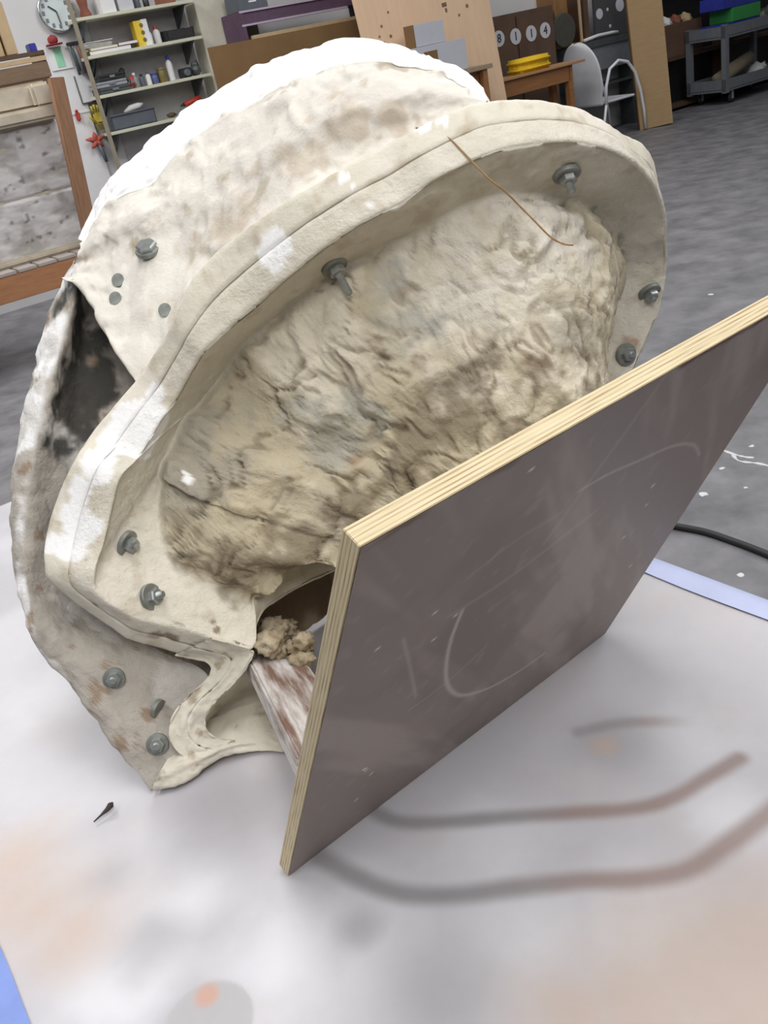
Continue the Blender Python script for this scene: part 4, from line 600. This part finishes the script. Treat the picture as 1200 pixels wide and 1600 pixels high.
bench = wroot('slatted_bench', -1.5, 2.5, 0, 'low slatted wooden bench with a thick orange-brown front rail at the left', 'bench')
RAIL = mat('orange_pine', srgb(176, 124, 86), .6, var=.16, scale=6, stretch=(1, 6, 6)); SLAT = mat('pale_slat', srgb(176, 166, 160), .75, var=.1)
MB().box(0, 1.30, 0, .06, .48, .648, .004).build('front_rail', RAIL, bench); MB().box(0, 1.30, .54, .6, .48, .648, .004).build('rear_rail', RAIL, bench)
for k_ in range(9): MB().box(.01 + k_ * .143, .14 + k_ * .143, .0, .6, .65, .672, .003).build('slat', SLAT, bench)
for x in (.02, .2):
    for y in (.065, .46): MB().box(x, x + .08, y, y + .075, 0, .648, .004).build('leg', RAIL, bench)
pn = wroot('mold_slab', -1.45, 2.28, .673, 'grey stained plaster mold panel standing upright on the slatted bench', 'panel')
def relief(name, x0, x1, z0, z1, y, amp, m_, par, nx=70, nz=80, c1=srgb(216, 213, 212), c2=srgb(176, 172, 167)):
    X, Zg = np.meshgrid(np.linspace(x0, x1, nx), np.linspace(z0, z1, nz)); P = np.stack([X.ravel(), np.zeros(X.size), Zg.ravel()], 1)
    d = fbm(P, 5, 4, 2); V = np.stack([X, y + (amp * d).reshape(X.shape), Zg], 2)
    ed = np.minimum(np.minimum(X - x0, x1 - X), np.minimum(Zg - z0, z1 - Zg)); V[..., 1] += .03 * (1 - sm(ed, 0, .03))
    C = mixc(mixc(np.tile(np.array(c1), (len(P), 1)), c2, sm(d, -.05, .4) * .8), srgb(90, 86, 80), sm(fbm(P, 14, 3, 9), .45, .7) * .7)
    return grid_mesh(name, V, False, m_, par, C)
relief('lower_face', .0, 1.33, .02, .42, -.02, .02, M_pl, pn); relief('upper_face', .0, 1.33, .40, .86, -.012, .02, M_pl, pn)
PLC = mat('cream_plaster', srgb(200, 190, 172), .85, var=.12, scale=8, bump=.004, bscale=20)
MB().box(0, 1.33, 0, .12, 0, 1.1, .02).build('backing', PLC, pn)
MB().box(0, 1.34, -.10, 0, .86, .95, .02).build('ledge', PLC, pn); MB().box(0, 1.33, -.03, .0, .95, 1.1, .015).build('top_band', PLC, pn); MB().box(1.2, 1.34, -.09, 0, .94, 1.09, .02).build('ledge_end', PLC, pn); MB().box(0, 1.33, -.05, 0, 0, .05, .015).build('bottom_lip', PLC, pn)
pst = MB().box(-.045, .045, -.05, .04, 0, 1.10, .004).build('wooden_post', mat('brown_timber', srgb(150, 112, 84), .65, var=.18, scale=7, stretch=(6, 6, 1))); pst.location = WP(-.215, 2.455, .674); pst.rotation_euler = (0, math.radians(6.2), ROT); tag(pst, 'brown timber post standing at the right edge of the plaster panel', 'post')

# sheets and rack behind the mold
bs = MB().box(0, 1.95, -.012, 0, 0, 1.82).build('cardboard_sheet', CARD2); bs.location = WP(1.80, .98, 0.002); bs.rotation_euler = (math.radians(-2), 0, ROT); tag(bs, 'wide brown cardboard sheet leaning behind the mold', 'cardboard')
gs = wroot('grey_sheet', 2.38, 1.16, 0, 'grey foam slab leaning in front of the brown cardboard sheet', 'slab'); MB().box(0, 1.15, 0, .05, 0, 1.635, .006).build('slab', SLATE, gs); MB().box(-.012, 0, 0, .05, 0, 1.63).build('dark_end', BLACK, gs)
rk = wroot('purple_rack', 2.36, .62, 0, 'purple painted storage rack above the brown cardboard sheet', 'rack')
for z0, z1, m_ in ((1.96, 2.06, PURPLE), (1.50, 1.56, PURPLE)): MB().box(0, 1.5, 0, .38, z0, z1, .004).build('shelf', m_, rk)
MB().box(-.01, .03, -.012, .38, 0, 2.075, .004).build('upright', PURPLE, rk); MB().box(1.47, 1.5, 0, .38, 0, 2.6, .004).build('upright', PURPLE, rk); MB().box(-.01, 1.2, -.014, 0, 1.945, 1.962).box(-.01, 1.5, -.014, 0, 2.058, 2.075).build('pale_edge', mat('lilac_edge', srgb(186, 172, 190), .6, var=.05), rk)
wsolo(MB().box(0, 1.4, 0, .05, 0, .06, .003), 'tan_plank', TANB, 2.42, .66, 1.80, 'tan plank edge just above the brown cardboard sheet', 'plank')
gb = carton(2.38, 2.076, .32, .25, .2, SLATE, 'grey box with a white label on the purple rack', w_=.58, flap=False); MB().box(.12, .2, -.004, 0, .06, .075).build('label', PAPER, gb)
carton(2.5, 1.562, .5, .25, .2, mat('dim_grey_box', srgb(110, 108, 112), .7, var=.1), 'dim grey box inside the purple rack', w_=.56)

# leaning plywood with foam blocks
pw = MB().box(0, 1.62, -.018, 0, 0, 2.6, .002).build('plywood_sheet', PALEW); pw.location = WP(3.24, 1.42, .002); pw.rotation_euler = (math.radians(-3), math.radians(-2.6), ROT)
tag(pw, 'tall pale plywood sheet with knots leaning against the far shelves', 'plywood sheet')
for x, z, r in [(.25, 1.70, .014), (.2, 1.62, .012), (.33, 1.60, .016), (.24, 1.56, .012), (.36, 1.80, .012), (1.32, 1.68, .018), (1.2, 1.62, .014)]:
    MB().lathe([(r, 0), (r, .002), (r * .5, .003)], 10, c=(x, z, .018), M=Rx).build('knot', mat('knot', srgb(146, 104, 76), .7, var=.2), pw)
for k_, (x, z) in enumerate([(.985, 1.93), (1.0, 1.88), (1.015, 1.83), (1.035, 1.74), (1.05, 1.69)]): MB().box(x - .012 - .014 * (k_ == 3), x + .012 + .02 * (k_ == 3), -.021, -.018, z - .016, z + .018).build('stamp_mark', mat('stamp_ink', srgb(120, 92, 74), .8, var=.2), pw)
pk = wroot('side_bench', 3.28, 1.72, 0, 'narrow brown bench top holding the grey foam blocks', 'bench'); MB().box(0, 1.12, 0, .24, 1.16, 1.20, .004).build('top', mat('grey_plank', srgb(150, 134, 112), .7, var=.12), pk); MB().box(.05, 1.05, .1, .13, .9, 1.16).build('apron', WOOD, pk)
for x in (.03, 1.0):
    for y in (.02, .16): MB().box(x, x + .06, y, y + .06, 0, 1.16, .003).build('leg', WOOD, pk)
FOAM = mat('grey_foam', srgb(186, 188, 196), .8, var=.03)
b1 = wroot('foam_block', 3.42, 1.66, 1.2015, 'large pale grey foam block with a brown notch by the plywood sheet', 'foam block'); MB().box(0, .72, 0, .16, 0, .27, .003).build('block', FOAM, b1); MB().box(.2, .36, -.004, 0, .02, .22).build('brown_notch', CARD2, b1); MB().box(-.006, 0, 0, .16, 0, .27).build('brown_end', CARD2, b1)
b2 = wroot('foam_block', 3.56, 1.64, 1.4735, 'smaller pale grey foam block stacked on the notched one', 'foam block'); MB().box(0, .36, 0, .15, 0, .19, .003).build('block', FOAM, b2); MB().box(-.005, 0, 0, .15, 0, .19).build('brown_end', CARD2, b2)

# number cabinet, bench with yellow towel, white chair
nc = wroot('numbered_cabinet', 5.35, .42, 0, 'dark brown cabinet carrying four white number discs', 'cabinet'); MB().box(0, 1.24, 0, .36, 0, 1.60, .005).build('body', DBROWN, nc)
for x in (.02, .63): MB().box(x, x + .59, -.015, 0, .05, 1.56, .003).build('door', DBROWN, nc)
def glyph(txt, x, z, size, par, m_):
    cu = bpy.data.curves.new('digit', 'FONT'); cu.body = txt; cu.size = size; cu.extrude = .002; cu.align_x = 'CENTER'; cu.align_y = 'CENTER'; cu.resolution_u = 2
    t = bpy.data.objects.new('digit_tmp', cu); col.objects.link(t); dg = bpy.context.evaluated_depsgraph_get(); me = bpy.data.meshes.new_from_object(t.evaluated_get(dg)); bpy.data.objects.remove(t); 
    me.transform(Matrix.Translation((x, -.024, z)) @ Rx); return link('digit', me, par, m_)
DISC = mat('enamel_disc', srgb(196, 198, 206), .5, var=.03); INK = mat('ink', srgb(50, 52, 62), .6, var=.05)
for ch, u, z in (('8', 5.68, 1.37), ('1', 5.94, 1.355), ('1', 6.19, 1.35), ('4', 6.42, 1.35)):
    d_ = MB().lathe([(.085, 0), (.085, .004), (.001, .005)], 26, M=Rx).build('number_disc', DISC, nc); d_.location = (u - 5.35, -.016, z)
    glyph(ch, 0, 0, .13, d_, INK).location = (0, .016, 0)
st_ = MB().lathe([(.19, 0), (.19, .025), (.18, .03)], 30, M=Rx).build('dark_disc', mat('dark_olive', srgb(72, 70, 62), .7, var=.1)); st_.location = WP(6.84, .315, 1.302); st_.rotation_euler = (0, 0, ROT); tag(st_, 'dark round disc leaning right of the numbered cabinet', 'disc')
wt = wroot('wooden_bench', 4.83, 1.12, 0, 'wooden bench with a thick apron holding the folded yellow towel', 'bench'); MB().box(0, 1.49, -.01, .38, .965, .99, .004).build('top', mat('bench_top', srgb(178, 138, 98), .5, var=.12, scale=6, stretch=(1, 8, 8)), wt); MB().box(.06, 1.28, .03, .06, .80, .965, .003).build('apron', WOOD, wt)
for x in (.04, 1.24):
    for y in (.03, .3): MB().box(x, x + .075, y, y + .07, 0, .965, .004).build('leg', WOOD, wt)
tw_ = wroot('yellow_towel', 5.40, 1.05, .991, 'folded bright yellow towel on the wooden bench', 'towel')
YT = mat('yellow_towelling', srgb(240, 198, 40), .9, var=.1, scale=30, bump=.004, bscale=60)
for z in (0, .074): MB().box(0, .48, 0, .26, z, z + .073, .028).build('fold', YT, tw_, True)
ch_ = wroot('white_chair', 6.82, .65, 0, 'white metal garden chair with a rounded shell back beside the wooden bench', 'chair')
CW = mat('white_enamel', srgb(220, 222, 228), .35, var=.03)
ns_, nt2 = 24, 26; Vc = np.zeros((nt2, ns_, 3))
for i in range(nt2):
    zz = .42 + .72 * i / (nt2 - 1); hw = .30 * math.sqrt(max(.0, 1 - max(0, (zz - .80) / .345) ** 2)) * (1 - .2 * (1 - float(sm(np.array(zz), .42, .7))))
    for j in range(ns_): s_ = -1 + 2 * j / (ns_ - 1); Vc[i, j] = (-.05 * (1 - s_ * s_) - .16 * (zz - .42), s_ * hw, zz)
o = grid_mesh('shell_back', Vc, False, CW, ch_); md = o.modifiers.new('thick', 'SOLIDIFY'); md.thickness = .012
MB().box(-.02, .58, -.25, .25, .425, .452, .012).build('seat', CW, ch_)
for y in (-.29, .29):
    MB().tube([(.0, y, .42), (.02, y, .62), (.10, y, .80), (.26, y, .87), (.42, y, .83), (.54, y, .70), (.62, y, .5), (.67, y, .25), (.69, y, .018)], .018, 10).build('arm_loop', CW, ch_, True)
    MB().tube([(.0, y, .42), (-.06, y, .2), (-.12, y, .018)], .016, 10).build('rear_leg', CW, ch_, True)
# shelves and boards right of the chair
cr1 = wroot('open_crate', 6.75, .29, 1.112, 'honey-coloured wooden crate on the bench behind the chair', 'crate')
HON = mat('honey_wood', srgb(150, 112, 72), .6, var=.14, scale=5); 
MB().box(0, .55, .27, .29, 0, .62).build('back', HON, cr1); MB().box(0, .02, 0, .27, 0, .62).build('side', HON, cr1); MB().box(.5, .58, 0, .29, 0, .62, .003).build('side', DBROWN, cr1); MB().box(0, .5, 0, .27, 0, .02).build('bottom', HON, cr1); MB().box(.42, .45, 0, .02, .02, .62).build('batten', TANB, cr1)
db = wroot('slate_board', 7.42, .30, 1.112, 'dark slate panel with pale round marks behind the cardboard', 'panel'); MB().box(0, .62, 0, .03, 0, .62, .003).build('board', mat('dark_slate', srgb(72, 70, 72), .7, var=.1), db)
for x, z, r in ((.09, .28, .06), (.24, .31, .02), (.27, .12, .02), (.47, .33, .075)): MB().lathe([(r, 0), (r, .004), (r * .5 if r > .055 else .001, .005)], 22, c=(x, z, 0), M=Rx).build('pale_mark', DISC, db)
gbn = wroot('grey_workbench', 6.86, .33, 0, 'grey steel workbench behind the white chair', 'workbench'); MB().box(0, 1.3, 0, .3, 1.03, 1.11, .004).build('top', DGREY, gbn); MB().box(.02, 1.28, .02, .05, .76, 1.03).build('apron', GREYM, gbn); MB().box(.02, 1.28, .05, .29, .34, .37).build('lower_shelf', DGREY, gbn); MB().box(.02, 1.28, .05, .29, .56, .59).build('lower_shelf', DGREY, gbn)
for x in (.02, 1.22): MB().box(x, x + .06, .05, .29, 0, 1.03).build('leg', DGREY, gbn)
wsolo(MB().tube([(0, 0, 0), (.25, 0, .022), (.52, 0, .02), (.62, 0, .01)], .02, 10), 'white_pipe', WH, 7.2, .30, 1.134, 'short white pipe lying on the grey workbench', 'pipe', smooth=True)
# tall cardboard
tcb = wroot('tall_cardboard', 7.50, .86, 0, 'tall folded tan cardboard standing on end right of the white chair', 'cardboard', rz=math.radians(-44))
mb = MB().box(0, .40, -.012, .012, 0, 1.75); mb.build('panel', CARD, tcb).rotation_euler = (0, math.radians(-3.2), 0); mb = MB().box(-.012, .0, .0, .16, 0, 1.75, 0); mb.build('flap', CARD2, tcb).rotation_euler = (0, math.radians(-3.2), 0)
# red-brown crate and dark things
rc = wroot('reddish_crate', 8.56, .32, .681, 'reddish brown wooden crate filled with odds and ends', 'crate')
RB = mat('reddish_wood', srgb(104, 78, 64), .7, var=.14, scale=6); MB().box(0, .92, 0, .02, 0, .40, .003).build('front', RB, rc); MB().box(0, .92, .26, .28, 0, .4).build('back', RB, rc); MB().box(0, .02, .02, .26, 0, .4).build('side', RB, rc); MB().box(.9, .92, .02, .26, 0, .4).build('side', RB, rc); MB().box(.02, .9, .02, .26, 0, .02).build('bottom', RB, rc)
for k_, (x, y, r, m_, nm, lb) in enumerate([(.13, .15, .085, TERRA, 'clay lump', 'brown clay lump at the left of the crate'), (.34, .15, .085, PAPER, 'plaster lump', 'white plaster lump in the crate'), (.55, .15, .085, TERRA, 'clay lump', 'reddish clay lump in the middle of the crate'), (.76, .15, .085, TANB, 'plaster lump', 'tan plaster lump at the right of the crate')]):
    mb = MB().blobby((0, 0, r * .5), r, .5, 3); wsolo(mb, nm.replace(' ', '_'), m_, 8.56 + x, .32 - y, 1.05, lb, nm.split()[1], smooth=True)
# cart
ca = wroot('utility_cart', 9.08, .975, 0, 'grey two-tier utility cart at the right edge', 'cart')
for z in (.82, .18):
    MB().box(0, 1.5, 0, .62, z, z + .012).box(0, 1.5, 0, .014, z - .02, z + .13).box(0, 1.5, .606, .62, z - .02, z + .13).box(0, .014, 0, .62, z - .02, z + .13).box(1.486, 1.5, 0, .62, z - .02, z + .13).build('tray', GREYM, ca)
for x in (0, 1.42):
    for y in (-.004, .555): MB().box(x, x + .08, y, y + .07, .14, .965, .004).build('leg', GREYM, ca)
for x in (.2, 1.3):
    for y in (.06, .54):
        cs = empty('caster', (x, y, 0)); cs.parent = ca; MB().lathe([(.03, 0), (.062, .004), (.065, .014), (.062, .028), (.03, .032)], 20, c=(0, .066, -.016), M=Rx).build('wheel', BLACK, cs, True); MB().box(-.02, .02, -.026, -.018, .05, .16).box(-.02, .02, .018, .026, .05, .16).build('fork', GLASS, cs)
bx = wroot('blue_tub', 9.2, .86, .834, 'blue tub with a green band on the utility cart', 'tub'); MB().box(0, .8, 0, .36, 0, .13, .006).build('lower_half', BLUE, bx); MB().box(.2, .8, -.006, .36, .132, .3, .006).build('green_band', GREEN, bx); MB().box(0, .8, .0, .36, .302, .45, .006).build('upper_half', BLUE, bx)
rl_ = MB().tube([(0, 0, 0), (.36, 0, .09), (.72, 0, .18)], [.085, .09, .085], 16).build('foam_roll', mat('tan_foam', srgb(150, 138, 118), .9, var=.08), None, True); rl_.location = WP(9.3, .68, .285); rl_.rotation_euler = (0, 0, ROT); tag(rl_, 'tan foam roll lying tilted on the lower tray of the cart', 'roll')
mb = MB().blobby((0, 0, .0), .11, .4, 3, (1.2, 1, .8)); wsolo(mb, 'white_bundle', PAPER, 10.25, .64, .28, 'white bundle on the lower tray of the cart', 'bundle', smooth=True)
for k_, (x, r, m_, lb) in enumerate([(1.02, .10, mat('pale_stone', srgb(150, 146, 136), .8, var=.2), 'pale stone-like lump beside the blue tub'), (1.29, .12, mat('dark_stone', srgb(84, 84, 80), .8, var=.2), 'dark grey lump beside the blue tub on the cart')]):
    mb = MB().blobby((0, 0, 0), r, .4, 3); wsolo(mb, 'stone_lump', m_, 9.22 + x, .65, .835 + r * .75, lb, 'lump', smooth=True)
# shelf wall behind the right-hand things
dk = wroot('dark_shelving', 8.35, .33, 0, 'tall dark shelving against the wall behind the cart', 'shelving')
for z in (.04, .64, 1.5, 2.1): MB().box(.04, 3.36, 0, .28, z, z + .04).build('shelf', DBROWN, dk)
for x in (0, 1.7, 3.36): MB().box(x, x + .04, 0, .27, 0, 2.4).build('upright', DBROWN, dk)
MB().box(0, 3.4, .27, .285, 0, 2.4).build('back', BLACK, dk)
gr_ = wroot('green_sheet', 8.6, .30, 1.541, 'folded olive green sheet on the dark shelving', 'sheet')
for z in (0, .05): MB().box(0, .9, 0, .2, z, z + .048, .015).build('fold', mat('olive_cloth', srgb(88, 90, 58), .9, var=.15), gr_, True)
